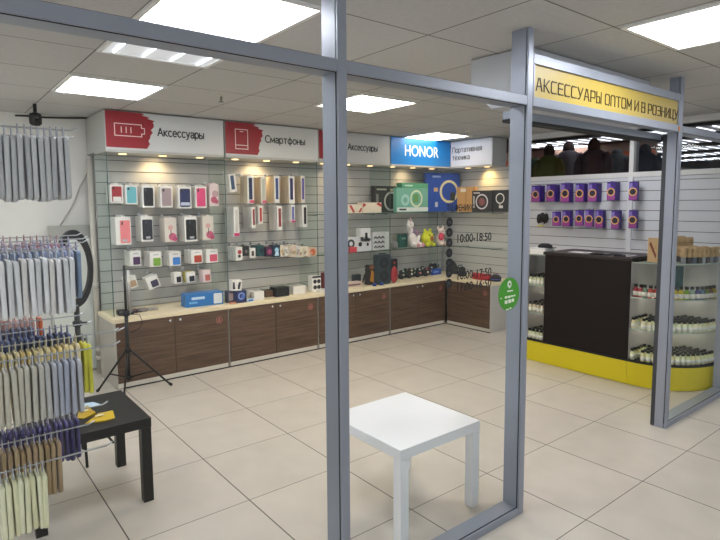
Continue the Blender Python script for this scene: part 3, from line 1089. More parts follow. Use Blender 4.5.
for x0, y0, x1, y1, c, nm, n in row2:
    dec = [('phone_case', 'rect', .3 if 'salmon' in nm else .12, .07, .95, .88, M(c)), ('camera_hole', 'rect', .4, .72, .5, .83, M('#4a4b50')), ('print', 'rect', .4, .12, .75, .2, M('#b9bcc4'))]
    T = boxitem('phone_case_pack', 'white boxed pack on the second row showing a ' + nm, 'phone case pack', (x0, y0, x1, y1), ('y', 1.95), .022, WB, dec, pname='blister_card')
    behind(T, n, .034, 'white packs hanging behind the ' + nm + ' on the second row', 'packs behind the ' + nm)
    hook(T, SW[0], T.location.x, T.location.z + T['_h'], 1.925, 2.17)
for x0, x1, y0, y1, nm in ((164.5, 176.5, 218, 242, 'white floral case with a dark stem'), (202.5, 213.5, 216, 240, 'white floral case with magenta petals')):
    dec = [('flower_print', 'disc', .65, .22, .16, M('#c4627f')), ('flower_print', 'disc', .85, .12, .1, M('#b84d73')), ('stem_print', 'rect', .5, .25, .56, .7, M('#55504e')), ('flower_print', 'disc', .5, .6, .1, M('#d8a9a4'))]
    T = boxitem('phone_case_pack', 'clear pack on the second row showing a ' + nm, 'phone case pack', (x0, y0, x1, y1), ('y', 1.95), .016, WB2, dec, pname='blister_card')
    behind(T, 4, .03, 'clear packs hanging behind the ' + nm, 'packs behind the ' + nm)
    hook(T, SW[0], T.location.x, T.location.z + T['_h'], 1.925, 2.17)
row3 = [(130, 251, 141, 266, '#4b2f58', 'purple magenta'), (150, 252, 161.5, 267, '#7aa83a', 'green'), (169.5, 251.5, 181, 266, '#3f7fd0', 'blue'), (191, 250, 202.5, 263.5, '#b8432f', 'rust red'), (206.5, 249, 218, 262.5, '#e25a78', 'rose')]
for x0, y0, x1, y1, c, nm in row3:
    T = boxitem('accessory_box', 'white hanging box with a ' + nm + ' window on the third row', 'accessory box', (x0, y0, x1, y1), ('y', 1.95), .05, WB,
                [('window', 'rect', .28, .08, .92, .6, M(c)), ('print', 'rect', .3, .78, .75, .86, M('#b9bcc0'))])
    behind(T, 2, .065, 'white boxes hanging behind the ' + nm + ' window box on the third row', 'boxes behind the ' + nm + ' window box')
    hook(T, SW[0], T.location.x, T.location.z + T['_h'], 1.925, 2.17)
for x0, y0, x1, y1, c, nm, bm, ti in ((127.5, 276, 138.5, 288, '#b59a7e', 'beige picture, partly behind the light stand', WB, -14), (149, 275, 161, 288, '#3d3a52', 'dark picture, hanging tilted', WB, -18), (174.5, 272.5, 182, 283.5, '#1d2230', 'black headset picture', WB, -3),
                                      (187, 272, 195.5, 282.5, '#22262c', 'black headset picture and yellow side', WB, -3), (203, 270, 211, 282, '#c0665c', 'red earphone picture', PINKW, -3)):
    T = boxitem('accessory_box', 'small white box on the lowest row with ' + nm, 'accessory box', (x0, y0, x1, y1), ('y', 1.95), .04, bm, [('picture', 'rect', .3, .1, .9, .62, M(c))], tilt=ti)
    T2 = dup(T, T.location + Vector((0, .055, 0)), 'box hanging behind the one with ' + nm)
    if 'yellow' in nm:
        for ch in T2.children:
            if ch.name.startswith('carton'):
                ch.data = ch.data.copy(); ch.data.materials.clear(); ch.data.materials.append(M('#c9c04a'))
        T2['label'] = 'yellow box hanging behind the small black headset box'
    hook(T, SW[0], T.location.x, T.location.z + T['_h'], 1.925, 2.17)

# ---------- second bay: long narrow packs
WARM_LIT_CREAM = mat('#e2cfae', .4)  # cream pack sides with the warm display light mixed into the colour
for x0, y0, x1, y1, c, nm, n, ti, bm in ((230, 174, 237, 192, '#2f4a6e', 'short white box hanging tilted at the left of the long packs', 1, -6, WB),
                                     (247.2, 175.5, 254, 203.5, '#1d2f57', 'long white pack with dark blue wording and pink corner', 4, 0, WB), (260.8, 177, 266, 203.5, '#b7bcae', 'long grey green pack with pink corner, third in the upper row', 6, 0, WB2),
                                     (274.3, 176, 279.5, 203, '#27457d', 'long white pack with blue wording in the middle of the upper row', 6, 0, WB), (288.6, 176, 294.5, 203.5, '#2b1f5c', 'long white pack with violet wording in the upper row', 6, 0, WB),
                                     (301, 176, 305, 203, '#5a4f9a', 'long pack with purple stripe at the right end of the upper row', 5, 0, WB2)):
    dec = [('wording', 'rect', .25, .14, .75, .92, M(c))]
    if 'pink' in nm:
        dec.append(('corner_print', 'rect', .3, .02, 1.0, .12, M('#e05a7c')))
    T = boxitem('long_pack', nm, 'accessory pack', (x0, y0, x1, y1), ('y', 1.93), .026, bm, dec, tilt=ti, rb=.001)
    for ch in T.children:
        if ch.name.startswith('carton') and n > 1:
            ch.data.materials.clear(); ch.data.materials.append(WARM_LIT_CREAM)
    dec2 = None
    part('front_card', MB().box(-T['_w'] / 2, T['_w'] / 2, -.0135, -.0131, 0, T['_h']), bm, T, local=True)
    behind(T, n, .032, 'cream sided pack behind the ' + short(nm), 'packs behind: ' + nm)
    hook(T, SW[1], T.location.x, T.location.z + T['_h'], 1.915, 2.17)
for x0, y0, x1, y1, c, nm, n in ((233.5, 207, 239.2, 236.5, '#c9c9c6', 'tall white pack with magenta foot at the left of the lower row', 6), (251.6, 207, 255.6, 228, '#8a2c38', 'white pack with dark red strip on the lower row', 6),
                                 (258.4, 206, 262.8, 224, '#b53c3a', 'white pack with red speckled picture on the lower row', 2), (277, 206, 282.2, 230, '#8f3a3a', 'white pack with brown red cable in the lower row', 5),
                                 (290.8, 205, 295, 222.5, '#5d5fa8', 'white pack with violet edge in the lower row', 5), (302.4, 205, 307.3, 227, '#16171a', 'white pack with black cable at the right of the lower row', 4)):
    dec = [('strip_window', 'rect', .3, .14, .78, .9, M(c))]
    if 'magenta' in nm or 'violet' in nm:
        dec.append(('corner_print', 'rect', .1, .01, 1.0, .12, M('#d6407e')))
    T = boxitem('long_pack', nm, 'accessory pack', (x0, y0, x1, y1), ('y', 1.95), .016, WB, dec, rb=.001)
    behind(T, n, .03, 'white pack on the hook behind the ' + short(nm), 'packs behind: ' + nm)
    hook(T, SW[1], T.location.x, T.location.z + T['_h'], 1.935, 2.17)
mix = [((235.5, 247, 242.5, 260.5), WB, [('rose_picture', 'disc', .6, .62, .16, M('#b03a44')), ('leaf_picture', 'disc', .55, .32, .12, M('#3c4744'))], 'white earphone pack with red rose picture', 4),
       ((249.8, 248, 255.5, 258), WB, [('picture', 'rect', .3, .2, .75, .7, M('#4a4744'))], 'small white pack with dark picture next to black packs', 0),
       ((243.5, 246, 249, 256), M('#2a2a2c'), [('print', 'rect', .3, .3, .7, .6, M('#77736d'))], 'small black pack between two white packs', 3),
       ((257, 245.5, 264, 256), M('#1f4f50'), [('print', 'rect', .4, .3, .95, .75, M('#172c3c'))], 'dark teal pack on the third row', 3),
       ((266, 247, 272, 256.5), M('#45203f'), [('print', 'disc', .6, .5, .26, M('#a24a72'))], 'plum coloured pack with pink circle', 3),
       ((273, 245, 280.5, 257), M('#20384f'), [('figure', 'poly', [(.2, .1), (.8, .1), (.7, .5), (.8, .62), (.2, .62), (.35, .45)], M('#bfe0f0')), ('figure', 'disc', .5, .62, .17, M('#9fd0ee'))], 'dark blue pack with pale blue figure', 2),
       ((308.5, 247.5, 317, 256.5), M('#e9c9b4'), [('splash_print', 'disc', .5, .5, .36, M('#ee7247')), ('splash_print', 'disc', .35, .4, .16, M('#f2b49b'))], 'pack with orange splash at the right end of the third row', 2)]
for rect, bm, dec, nm, n in mix:
    T = boxitem('earphone_pack', nm, 'earphone pack', rect, ('y', 1.95), .02, bm, dec, rb=.003)
    behind(T, n, .04, 'packs hanging behind the ' + nm, 'packs behind: ' + nm)
    hook(T, SW[1], T.location.x, T.location.z + T['_h'], 1.93, 2.17)
rr = random.Random(3)
pal = ['#e6ddcb', '#f0ece2', '#d8cdb8', '#e8d8c8', '#dfe0dd', '#efe6d0']
nms = ['first from left', 'second from left', 'third from left', 'fourth from left', 'fifth from left', 'sixth from left', 'seventh from left']
for k in range(7):
    px = 283 + k * 3.7
    T = boxitem('earphone_pack', 'cream bubble bag, ' + nms[k] + ' of the pale bags on the third row', 'accessory bag', (px - 2.9, 245 + rr.uniform(0, 2), px + 3, 256.5 + rr.uniform(-1, 1)), ('y', 1.95), .03, M(pal[k % 6], .3),
                [('contents', 'disc', rr.uniform(.3, .7), rr.uniform(.3, .6), .17, M(['#c9b48c', '#b8b4ae', '#d0b0a0'][k % 3])), ('contents', 'disc', rr.uniform(.3, .7), rr.uniform(.2, .4), .12, M('#a89e90'))], tilt=rr.uniform(-8, 8), rb=.008)
    behind(T, 2, .055, 'pale bags hanging deeper behind the ' + nms[k] + ' cream bag', 'pale bags behind bag ' + nms[k])
    hook(T, SW[1], T.location.x, T.location.z + T['_h'], 1.92, 2.17)

# ---------- things standing on the long worktop
TT = TOP + .0008


def on_top(name, label, cat, rect, d, body, decor=(), **k):
    """stands on the worktop; depth is read from where its foot meets the worktop"""
    p = W((rect[0] + rect[2]) / 2, rect[3], 'z', TOP)
    k.setdefault('base', TT)
    return boxitem(name, label, cat, rect, ('y', min(max(p.y, 1.70), 2.15 - d)), d, body, decor, **k)


BLUE = mat('#2372b8', .35)
on_top('electronics_box', 'large blue carton with a white end panel on the worktop of the left bay', 'carton', (187, 293, 223, 306), .15, BLUE, [('white_panel', 'rect', .74, .1, .97, .9, M('#dfe6ea')), ('wording', 'rect', .15, .55, .5, .75, M('#bcd8ef')), ('pale_print', 'rect', .08, .25, .3, .4, M('#6cb0e4'))], rz=-4)
on_top('electronics_box', 'small dark carton with grey picture at the left of the second bay', 'carton', (228, 291, 234.5, 303), .07, M('#5a5664'), [('picture', 'rect', .2, .2, .8, .8, M('#b9a7a0'))])
bx = on_top('electronics_box', 'dark blue rounded carton with light swirl on the worktop', 'carton', (236, 290.5, 247, 303), .09, M('#26305c'), [('swirl', 'ring', .5, .55, .3, M('#7f9ad8'), .4), ('swirl', 'disc', .62, .5, .16, M('#4d6fc0'))], rb=.012)
q = bx.location
boxitem('electronics_box', 'white carton with two dark figures lying on top of the dark blue carton', 'carton', (231.5, 280, 241.5, 290), ('y', q.y - .04), .07, WB, [('figure', 'poly', [(.1, .15), (.35, .15), (.25, .8), (.1, .8)], M('#3a3a48')), ('figure', 'poly', [(.6, .15), (.8, .15), (.9, .8), (.7, .8), (.6, .5)], M('#3a3a48'))], base=TT + bx['_h'] + .002, tilt=4)
on_top('price_card', 'flat blue and white card at the front of the worktop', 'card', (247.5, 298.5, 254.5, 303), .02, M('#cfe0ee'), [('wording', 'rect', .15, .2, .8, .7, M('#2f74c0'))])
on_top('price_card', 'small orange card at the front edge below the dark carton', 'card', (230, 302, 236.5, 306), .015, M('#d77a4d'), [('wording', 'rect', .2, .3, .8, .6, M('#f0d8c8'))])
on_top('electronics_box', 'small white pack with reddish photo standing by the white cube', 'carton', (249, 291, 253.8, 299), .04, WB, [('photo', 'rect', .25, .15, .8, .75, M('#a8705a'))])
on_top('electronics_box', 'plain white cube carton on the worktop of the second bay', 'carton', (254.3, 291.5, 264.3, 300), .075, WB)
on_top('clear_lid_box', 'brown box with a clear lid on the worktop', 'box', (265.5, 290.5, 273.6, 297), .11, M('#5e4635'), (), topm=CLEAR)
on_top('clear_lid_box', 'long black box with a clear lid on the worktop', 'box', (276, 287.5, 289.4, 296.5), .13, M('#17181b'), (), topm=CLEAR)
on_top('clear_lid_box', 'white box with a clear lid right of the black one', 'box', (293.5, 286, 306, 294.2), .12, WB, (), topm=CLEAR)
on_top('speaker_box', 'white carton with four dark round speaker dots left of the first post', 'carton', (312.5, 276, 321, 292), .09, WB, [('dot', 'disc', .3, .66, .13, M('#22242a')), ('dot', 'disc', .74, .66, .13, M('#22242a')), ('dot', 'disc', .3, .3, .13, M('#22242a')), ('dot', 'disc', .74, .3, .13, M('#22242a')), ('band', 'rect', 0, .88, 1, 1, M('#33363c'))])
on_top('flat_pack', 'flat white packet lying beside the first partition post', 'packet', (320, 289.5, 327.5, 293), .08, WB)
on_top('red_box', 'dark red carton just left of the first partition post', 'carton', (325, 273, 330.5, 291), .08, M('#6d2026'))
# dark gadgets at the left end
for k, (a, b_, y0, y1, c, lab) in enumerate(((118, 126, 310, 315.5, '#2b2430', 'dark flat gadget at the far left of the worktop'), (128, 138, 309.5, 313.5, '#5a3a44', 'maroon flat gadget behind the light stand'),
                                        (139, 148, 308.5, 312, '#7b7674', 'grey flat charger on the left worktop'), (149, 158, 307.5, 310.5, '#a09c92', 'pale grey flat adapter on the left worktop'))):
    on_top('flat_gadget', lab, 'gadget', (a, y0, b_, y1), .06, M(c), [('display', 'rect', .2, .3, .8, .7, M('#8a8580'))], rb=.005)
cw = [Vector((.70, 1.86, TT + .004)), Vector((.76, 1.83, TT + .02)), Vector((.84, 1.86, TT + .004)), Vector((.90, 1.93, TT + .004)), Vector((.80, 1.97, TT + .004)), Vector((.70, 1.95, TT + .004)), Vector((.66, 1.9, TT + .02))]
tag(part('charging_cable', MB().tube(cw, .005, 6), BLACK), 'black cable coiled on the worktop at the left end', 'cable')

# ---------- third bay (right of the first post)
S1, S2 = 1.4408, .9908


def on_shelf(name, label, cat, rect, z, d, body, decor=(), y=1.9, **k):
    return boxitem(name, label, cat, rect, ('y', y), d, body, decor, base=z, **k)


RED = M('#c8433f')
on_shelf('camera_box', 'low white carton with red chevrons at the left of the upper shelf', 'carton', (346, 204.5, 362, 213.5), S1, .08, mat('#efe3cd', .4), [('chevron', 'poly', [(.2, .9), (.35, .9), (.55, .1), (.42, .1)], RED), ('chevron', 'poly', [(.75, .1), (.9, .1), (1, .6), (.92, .6)], RED)], y=1.88)
on_shelf('camera_box', 'white carton with two red corners beside the black ring lamp box', 'carton', (363, 202.5, 381.5, 213), S1, .1, mat('#efe3cd', .4), [('red_corner', 'poly', [(.0, .5), (.18, .8), (.05, .95), (0, .9)], RED), ('red_corner', 'poly', [(.7, .85), (1, .55), (1, .8), (.85, 1)], RED)], y=1.93)
on_shelf('ring_lamp_box', 'black ring lamp carton on the upper shelf left of the green one', 'carton', (374.5, 186, 396, 213), S1, .06, M('#3b3936'), [('ring_picture', 'ring', .78, .42, .38, M('#cfcfc8'), .22), ('wording', 'rect', .1, .84, .55, .9, M('#c8c2b4')), ('icon_strip', 'rect', .08, .2, .18, .7, M('#97928a')), ('wording', 'rect', .7, .82, .85, .9, M('#d8cfa8'))], y=2.04)
gb = on_shelf('ring_lamp_box', 'mint green ring lamp carton on the upper shelf', 'carton', (396.5, 188, 428, 212), S1, .06, M('#79b8a2'), [('ring_picture', 'ring', .62, .56, .36, M('#dcebc8'), .22), ('ring_picture', 'ring', .27, .5, .24, M('#a9d8d0'), .5), ('white_band', 'rect', .02, .03, 1, .2, M('#e6efe9')), ('wording', 'rect', .08, .08, .3, .15, M('#3c4c48')), ('green_picture', 'rect', .52, .4, .68, .75, M('#6aa05e'))], y=1.88)
boxitem('ring_lamp_box', 'second mint green carton lying on top of the green ring lamp carton', 'carton', (402, 183, 428, 188), ('y', 1.90), .10, M('#5fae86'), [('wording', 'rect', .1, .3, .4, .6, M('#bfe0cc'))], base=S1 + gb['_h'] + .002)
on_shelf('ring_lamp_box', 'tall royal blue ring lamp carton in the corner under the blue sign', 'carton', (429.5, 173, 457, 212.5), S1, .07, M('#1f4fae'), [('ring_picture', 'ring', .68, .52, .30, M('#e8dfae'), .22), ('phone_picture', 'rect', .72, .28, .86, .5, M('#3a3c30')), ('small_picture', 'rect', .22, .52, .34, .62, M('#d8b48a')), ('small_picture', 'rect', .26, .12, .34, .25, M('#c9d4e6')), ('wording', 'rect', .18, .88, .42, .93, M('#9db6e6'))], y=1.87, rz=-12)

# lower shelf of bays three and four
for rect, nm, dec in (((345, 237, 357, 249), 'white gadget carton with round grey dial at the left of the lower shelf', [('dial', 'ring', .5, .55, .3, M('#3a4048'), .5)]),
                      ((356.5, 237, 364, 248.5), 'white carton with small black button, middle of the lower shelf', [('button', 'disc', .5, .5, .16, M('#16181c'))]),
                      ((364, 238, 371.5, 248.5), 'white carton with black square next to the slotted carton', [('button', 'rect', .35, .4, .62, .64, M('#16181c'))])):
    o = on_shelf('gadget_box', nm, 'carton', rect, S2, .09, M('#d6d9dc'), dec, y=1.9)
boxitem('gadget_box', 'white carton with a black square standing on top of two others', 'carton', (360.5, 228, 370.5, 237.4), ('y', 1.9), .08, M('#d6d9dc'), [('button', 'rect', .45, .2, .7, .65, M('#16181c'))], base=S2 + .114)
on_shelf('gadget_box', 'white carton printed with dark tick marks in three rows', 'carton', (373, 232, 389, 248), S2, .09, M('#c9ccce'), [('side_band', 'rect', .72, .02, 1, .98, M('#e2e4e6'))] +
         [('tick_print', 'poly', [(u, v), (u + .1, v + .08), (u + .2, v), (u + .2, v + .08), (u + .1, v + .17), (u, v + .08)], M('#3a3d42')) for u in (.06, .28, .5) for v in (.1, .36, .62)], y=1.9)
on_shelf('red_box', 'small red carton below the round dial carton', 'carton', (350, 247, 357, 251), S2 - .0, .03, M('#c2404a'), (), y=1.85)
p = W(394, 242, 'y', 1.95)
T = thing('smart_speaker', 'grey fabric ball speaker on the lower shelf', 'speaker', (p.x, 1.95, S2))
part('body', MB().lathe([(.03, 0), (.045, .012), (.05, .04), (.047, .07), (.03, .09), (0, .094)], (p.x, 1.95, S2), 20), mat('#8e8e8c', .9), T)
part('foot_ring', MB().lathe([(.032, -.0), (.034, .0), (.047, .011), (.046, .014)], (p.x, 1.95, S2), 20), mat('#5c5c5a', .6), T)
on_shelf('gadget_box', 'dark teal carton standing behind the unicorn toy', 'carton', (400, 234, 407.5, 246.5), S2, .06, M('#2f6a60'), [('wording', 'rect', .2, .6, .8, .75, M('#7fb0a6'))], y=2.0)


# plush toys
def px2(x, y, d=1.95):
    return W(x, y, 'y', d)


Y0 = 1.92
u_head, u_body = px2(409, 225, Y0), px2(412.5, 237, Y0)
T = thing('plush_unicorn', 'white plush unicorn sitting on the lower shelf', 'plush toy', (u_body.x, Y0, S2), 'plush toys on the lower shelf')
b = MB()
b.ell((u_body.x, Y0, S2 + .095), (.065, .06, .09))
b.ell((u_head.x, Y0 - .02, u_head.z), (.055, .05, .05))
b.ell((u_head.x - .045, Y0 - .045, u_head.z - .015), (.032, .03, .028))
b.ell((u_head.x + .02, Y0, u_head.z - .06), (.04, .04, .06))
for dx, dz, yy in ((.055, .035, -.065), (-.03, .035, -.07)):
    b.ell((u_body.x + dx, Y0 + yy, S2 + .036), (.032, .075, .034))
for dx in (-.06, .07):
    b.ell((u_body.x + dx, Y0 - .03, S2 + .10), (.025, .028, .07), rot=(0, dx * 6, 0))
for dx in (-.02, .035):
    b.ell((u_head.x + dx, Y0 - .005, u_head.z + .05), (.013, .01, .026))
bd = part('body', b, mat('#ece9e6', .95), T, remesh=.006)
part('horn', MB().cyl((u_head.x, Y0 - .03, u_head.z + .045), (u_head.x - .012, Y0 - .04, u_head.z + .10), .012, 10, .002), mat('#e3b7c8', .6), T)
b = MB()
for k in range(5):
    b.ell((u_head.x + .045 + .008 * k, Y0 + .01, u_head.z + .03 - .03 * k), (.024, .03, .024))
part('mane', b, mat('#b79ac4', .95), T)
b = MB().ell((u_head.x - .03, Y0 - .062, u_head.z + .01), (.008, .006, .009)).ell((u_head.x + .03, Y0 - .066, u_head.z + .01), (.008, .006, .009))
part('eye', b, mat('#101014', .2), T)
part('hoof', MB().ell((u_body.x + .055, Y0 - .135, S2 + .036), (.028, .016, .03)), mat('#e5a9b4', .9), T)
part('hoof', MB().ell((u_body.x - .03, Y0 - .14, S2 + .036), (.028, .016, .03)), mat('#e5a9b4', .9), T)

yb = px2(427.5, 233, Y0)
T = thing('plush_toy', 'round yellow plush toy with a brown face patch beside the unicorn', 'plush toy', (yb.x, Y0, S2), 'plush toys on the lower shelf')
b = MB().ell((yb.x, Y0, S2 + .105), (.10, .075, .10))
for dx in (-.05, .05):
    b.ell((yb.x + dx, Y0, S2 + .205), (.022, .018, .03))
    b.ell((yb.x + dx, Y0 - .06, S2 + .025), (.03, .04, .025))
part('body', b, mat('#d3da2f', .95), T, remesh=.006)
part('face_patch', MB().ell((yb.x + .01, Y0 - .06, S2 + .105), (.036, .024, .036)), mat('#a8662f', .9), T)
part('eye', MB().ell((yb.x - .03, Y0 - .072, S2 + .15), (.009, .006, .01)).ell((yb.x + .05, Y0 - .066, S2 + .15), (.009, .006, .01)), mat('#16161a', .2), T)
pb = px2(441, 234, Y0 - .02)
T = thing('plush_toy', 'pink and white plush toy at the right end of the lower shelf', 'plush toy', (pb.x, Y0, S2), 'plush toys on the lower shelf')
b = MB().ell((pb.x, Y0, S2 + .08), (.06, .06, .08)).ell((pb.x + .01, Y0 - .02, S2 + .18), (.055, .05, .05))
for dx in (-.04, .05):
    b.ell((pb.x + dx + .005, Y0, S2 + .235), (.018, .012, .03))
    b.ell((pb.x + dx, Y0 - .06, S2 + .03), (.028, .05, .028))
part('body', b, mat('#eedcd8', .95), T, remesh=.006)
part('pink_patch', MB().ell((pb.x - .02, Y0 - .045, S2 + .12), (.05, .028, .055)), mat('#e0536a', .9), T)
part('eye', MB().ell((pb.x - .01, Y0 - .066, S2 + .19), (.007, .005, .008)).ell((pb.x + .035, Y0 - .066, S2 + .19), (.007, .005, .008)), mat('#16161a', .2), T)
sb = px2(416, 229, 2.06)
T = thing('plush_toy', 'small lilac plush toy half hidden between unicorn and yellow toy', 'plush toy', (sb.x, 2.05, S2), 'plush toys on the lower shelf')
b = MB().ell((sb.x, 2.05, S2 + .08), (.05, .05, .08)).ell((sb.x, 2.04, S2 + .17), (.045, .04, .045))
part('body', b, mat('#b394b0', .95), T, remesh=.006)
part('eye', MB().ell((sb.x - .015, 2.0, S2 + .18), (.006, .005, .007)).ell((sb.x + .015, 2.0, S2 + .18), (.006, .005, .007)), mat('#16161a', .2), T)

# worktop of bays three and four
on_top('flat_gadget', 'low pale gadget in white packing behind the first post', 'gadget', (347, 282, 362, 287), .09, M('#c9b9b0'), [('strip', 'rect', .1, .3, .9, .6, M('#7a5f5a'))], rb=.006)
boxitem('gadget_box', 'small dark square gadget on a stand near the first post', 'gadget', (354, 274.5, 361, 281.5), ('y', 1.95), .05, M('#3a4247'), (), base=TT)
p = W(366.5, 280, 'y', 1.9)
T = thing('mini_tripod', 'small black mini tripod spread on the worktop', 'tripod', (p.x, 1.9, TT))
for dx, dy in ((-.065, -.05), (.065, -.05), (0, .07)):
    part('leg', MB().tube([(p.x, 1.9, TT + .15), (p.x + dx * .5, 1.9 + dy * .5, TT + .09), (p.x + dx, 1.9 + dy, TT + .010)], .010, 8), BLACK, T)
part('head', MB().lathe([(.014, .14), (.02, .15), (.02, .18), (.010, .19), (.024, .205), (.024, .22)], (p.x, 1.9, TT), 14), BLACK, T)
on_top('gadget_box', 'orange and black carton left of the tall dark speaker', 'carton', (368, 265, 375.5, 285), .06, M('#2c2420'), [('orange_panel', 'poly', [(.25, .2), (.8, .1), (.9, .6), (.35, .75)], M('#c98a2c')), ('brown_top', 'rect', .1, .8, .9, .97, M('#7d5233'))], tilt=4)
YT = 1.725
p = W(384, 268, 'y', YT)
w = (W(391, 268, 'y', YT).x - W(377, 268, 'y', YT).x) / 2
h = W(384, 254.5, 'y', YT).z - TT
T = thing('tall_speaker', 'tall dark teal party speaker on the worktop', 'speaker', (p.x, YT + .03, TT))
part('cabinet', MB().prism(rrect(p.x - w, p.x + w, TT, TT + h, .03, 4), FY, YT, YT + .066), mat('#27383b', .6), T, bevel=.006)
for z, r in ((.28, .30), (.72, .30)):
    part('driver', MB().ring((p.x, TT + z * h), r * w * .7, r * w * 2, FY, YT - .005, YT - .0005, 24), mat('#15191b', .5), T)
part('handle', MB().tube([(p.x - .05, YT + .03, TT + h - .004), (p.x - .045, YT + .03, TT + h + .012), (p.x + .045, YT + .03, TT + h + .012), (p.x + .05, YT + .03, TT + h - .004)], .006, 8), mat('#1d2628', .5), T)
for px, lab in ((374.5, 'small blue dome left at the foot of the tall dark speaker'), (381.5, 'small blue dome in front of the tall dark speaker')):
    q = W(px, 283, 'y', 1.692)
    T = thing('small_blue_dome', lab, 'speaker', (q.x, 1.692, TT))  # plain blue dome, of no known kind
    part('shell', MB().lathe([(.022, .0045), (.023, .014), (.018, .034), (.0, .040)], (q.x, 1.692, TT), 16), M('#27408f'), T)
    part('rim', MB().lathe([(.0235, .0), (.026, .001), (.026, .004), (.0235, .0044)], (q.x, 1.692, TT), 16), M('#1c2c66'), T)
yb_ = 1.72
p = W(394, 275, 'y', yb_)
T = thing('round_bag', 'round red headphone case standing beside the tall speaker', 'case', (p.x, yb_, TT))
rz_ = (W(394, 266.5, 'y', yb_).z - TT) / 2
part('shell', MB().ell((p.x, yb_, TT + rz_), (.054, .036, rz_), 18), mat('#a3282c', .5), T)
part('zip', MB().ring((0, 0), 1, 1.02, lambda u, v, d: (p.x + u * .0545, d, TT + rz_ + v * (rz_ - .002)), yb_ - .003, yb_ + .003, 28), mat('#4a1416', .5), T)
on_top('gadget_box', 'dark box with small red lights behind the red round case', 'carton', (391.5, 259, 397.5, 272), .05, M('#1c181b'), [('red_light', 'disc', .5, .8, .07, M('#c23a44')), ('red_light', 'disc', .5, .6, .06, M('#a03a4a'))])
rr = random.Random(5)
cl = ['#2a2c2e', '#1f3d36', '#39322c', '#2c3f3a', '#222326', '#34403c', '#26282c', '#3c3230']
pos = ['leftmost', 'second', 'third', 'fourth', 'fifth', 'sixth', 'seventh', 'rightmost']
dots = ['#d8cfc0', '#c8506a', '#e5e0d8', '#b8c8b0', '#d0707a', '#e8e0d0', '#d8d0c0', '#e6e2da']
for k in range(8):
    x = 401 + k * 4.1
    y = 1.93 + (k % 2) * .06
    p = W(x, 276, 'y', y)
    T = thing('wrist_strap_bundle', pos[k] + ' of the dark toy bundles with pale tags on the worktop', 'small toy', (p.x, y, TT), 'dark toy bundles on the worktop')
    b = MB().ell((p.x, y, TT + .035), (.038, .045, .04)).ell((p.x + .01, y, TT + .085), (.032, .035, .03 + .008 * (k % 3)))
    part('body', b, mat(cl[k], .8), T, remesh=.005)
    part('tag', MB().ell((p.x + rr.uniform(-.012, .012), y - .044, TT + .055), (.016, .008, .014)), M(dots[k]), T)
    part('tag', MB().ell((p.x + rr.uniform(-.015, .015), y - .036, TT + .10), (.014, .008, .011)), M(dots[(k + 3) % 8]), T)

# ---------- right return
boxitem('kraft_box', 'plain tan cardboard carton behind the black ring lamp cartons', 'carton', (457, 187, 475, 211.5), ('x', 4.96), .05, mat('#c99a5e', .7), [('tape', 'rect', .45, .0, .55, 1, M('#b8894e')), ('label_sticker', 'rect', .2, .8, .5, .95, M('#e8dcc4'))], base=1.4358)
boxitem('ring_lamp_box', 'black ring lamp carton with reddish lamp picture on the right return', 'carton', (472, 190.5, 492, 211), ('x', 4.88), .05, M('#2c2728'), [('ring_picture', 'ring', .5, .48, .36, M('#d8d2d4'), .18), ('person_picture', 'disc', .5, .48, .18, M('#8a4f4c')), ('icon_strip', 'rect', .06, .2, .14, .75, M('#b7b2aa')), ('wording', 'rect', .08, .86, .4, .92, M('#d0c8c0'))], base=1.4358)
boxitem('ring_lamp_box', 'black ring lamp carton nearest the second post', 'carton', (490.5, 190, 508, 211), ('x', 4.90), .05, M('#242120'), [('ring_picture', 'ring', .55, .62, .24, M('#e8e4da'), .2), ('stand_picture', 'rect', .52, .25, .58, .4, M('#bdb6ac')), ('phone_picture', 'rect', .5, .18, .72, .3, M('#d8d4cc'))], base=1.4358)
boxitem('flat_pack', 'dark flat packet lying on the right return shelf edge', 'packet', (489, 211.5, 507, 213.8), ('x', 4.84), .04, M('#4b4242'), (), base=1.4358)


def ontopx(name, label, cat, rect, d, body, decor=(), **k):
    p = W((rect[0] + rect[2]) / 2, rect[3], 'z', TOP)
    k.setdefault('base', TT)
    return boxitem(name, label, cat, rect, ('x', min(max(p.x, XR + .015), 5.06 - d)), d, body, decor, **k)


boxitem('gadget_box', 'bright blue carton in the corner on the worktop', 'carton', (432.5, 269, 441, 276.5), ('y', 1.93), .07, M('#2450b4'), [('wording', 'rect', .2, .4, .7, .6, M('#7fa0e6'))], base=TT)
p = W(434, 270, 'y', 2.05)
T = thing('gamepad', 'black game controller lying on a carton in the corner', 'game controller', (p.x, 2.07, TT))
part('stand', MB().box(p.x - .05, p.x + .05, 2.03, 2.12, TT, TT + .09), M('#1c1d20'), T, bevel=.004)
b = MB().ell((p.x, 2.07, TT + .115), (.07, .04, .025)).ell((p.x - .055, 2.045, TT + .105), (.028, .045, .022)).ell((p.x + .055, 2.045, TT + .105), (.028, .045, .022))
part('shell', b, M('#17181b'), T, remesh=.005)
part('thumb_stick', MB().cyl((p.x - .025, 2.05, TT + .135), (p.x - .025, 2.05, TT + .15), .01, 10), M('#d8d8d6'), T)
rr = random.Random(9)
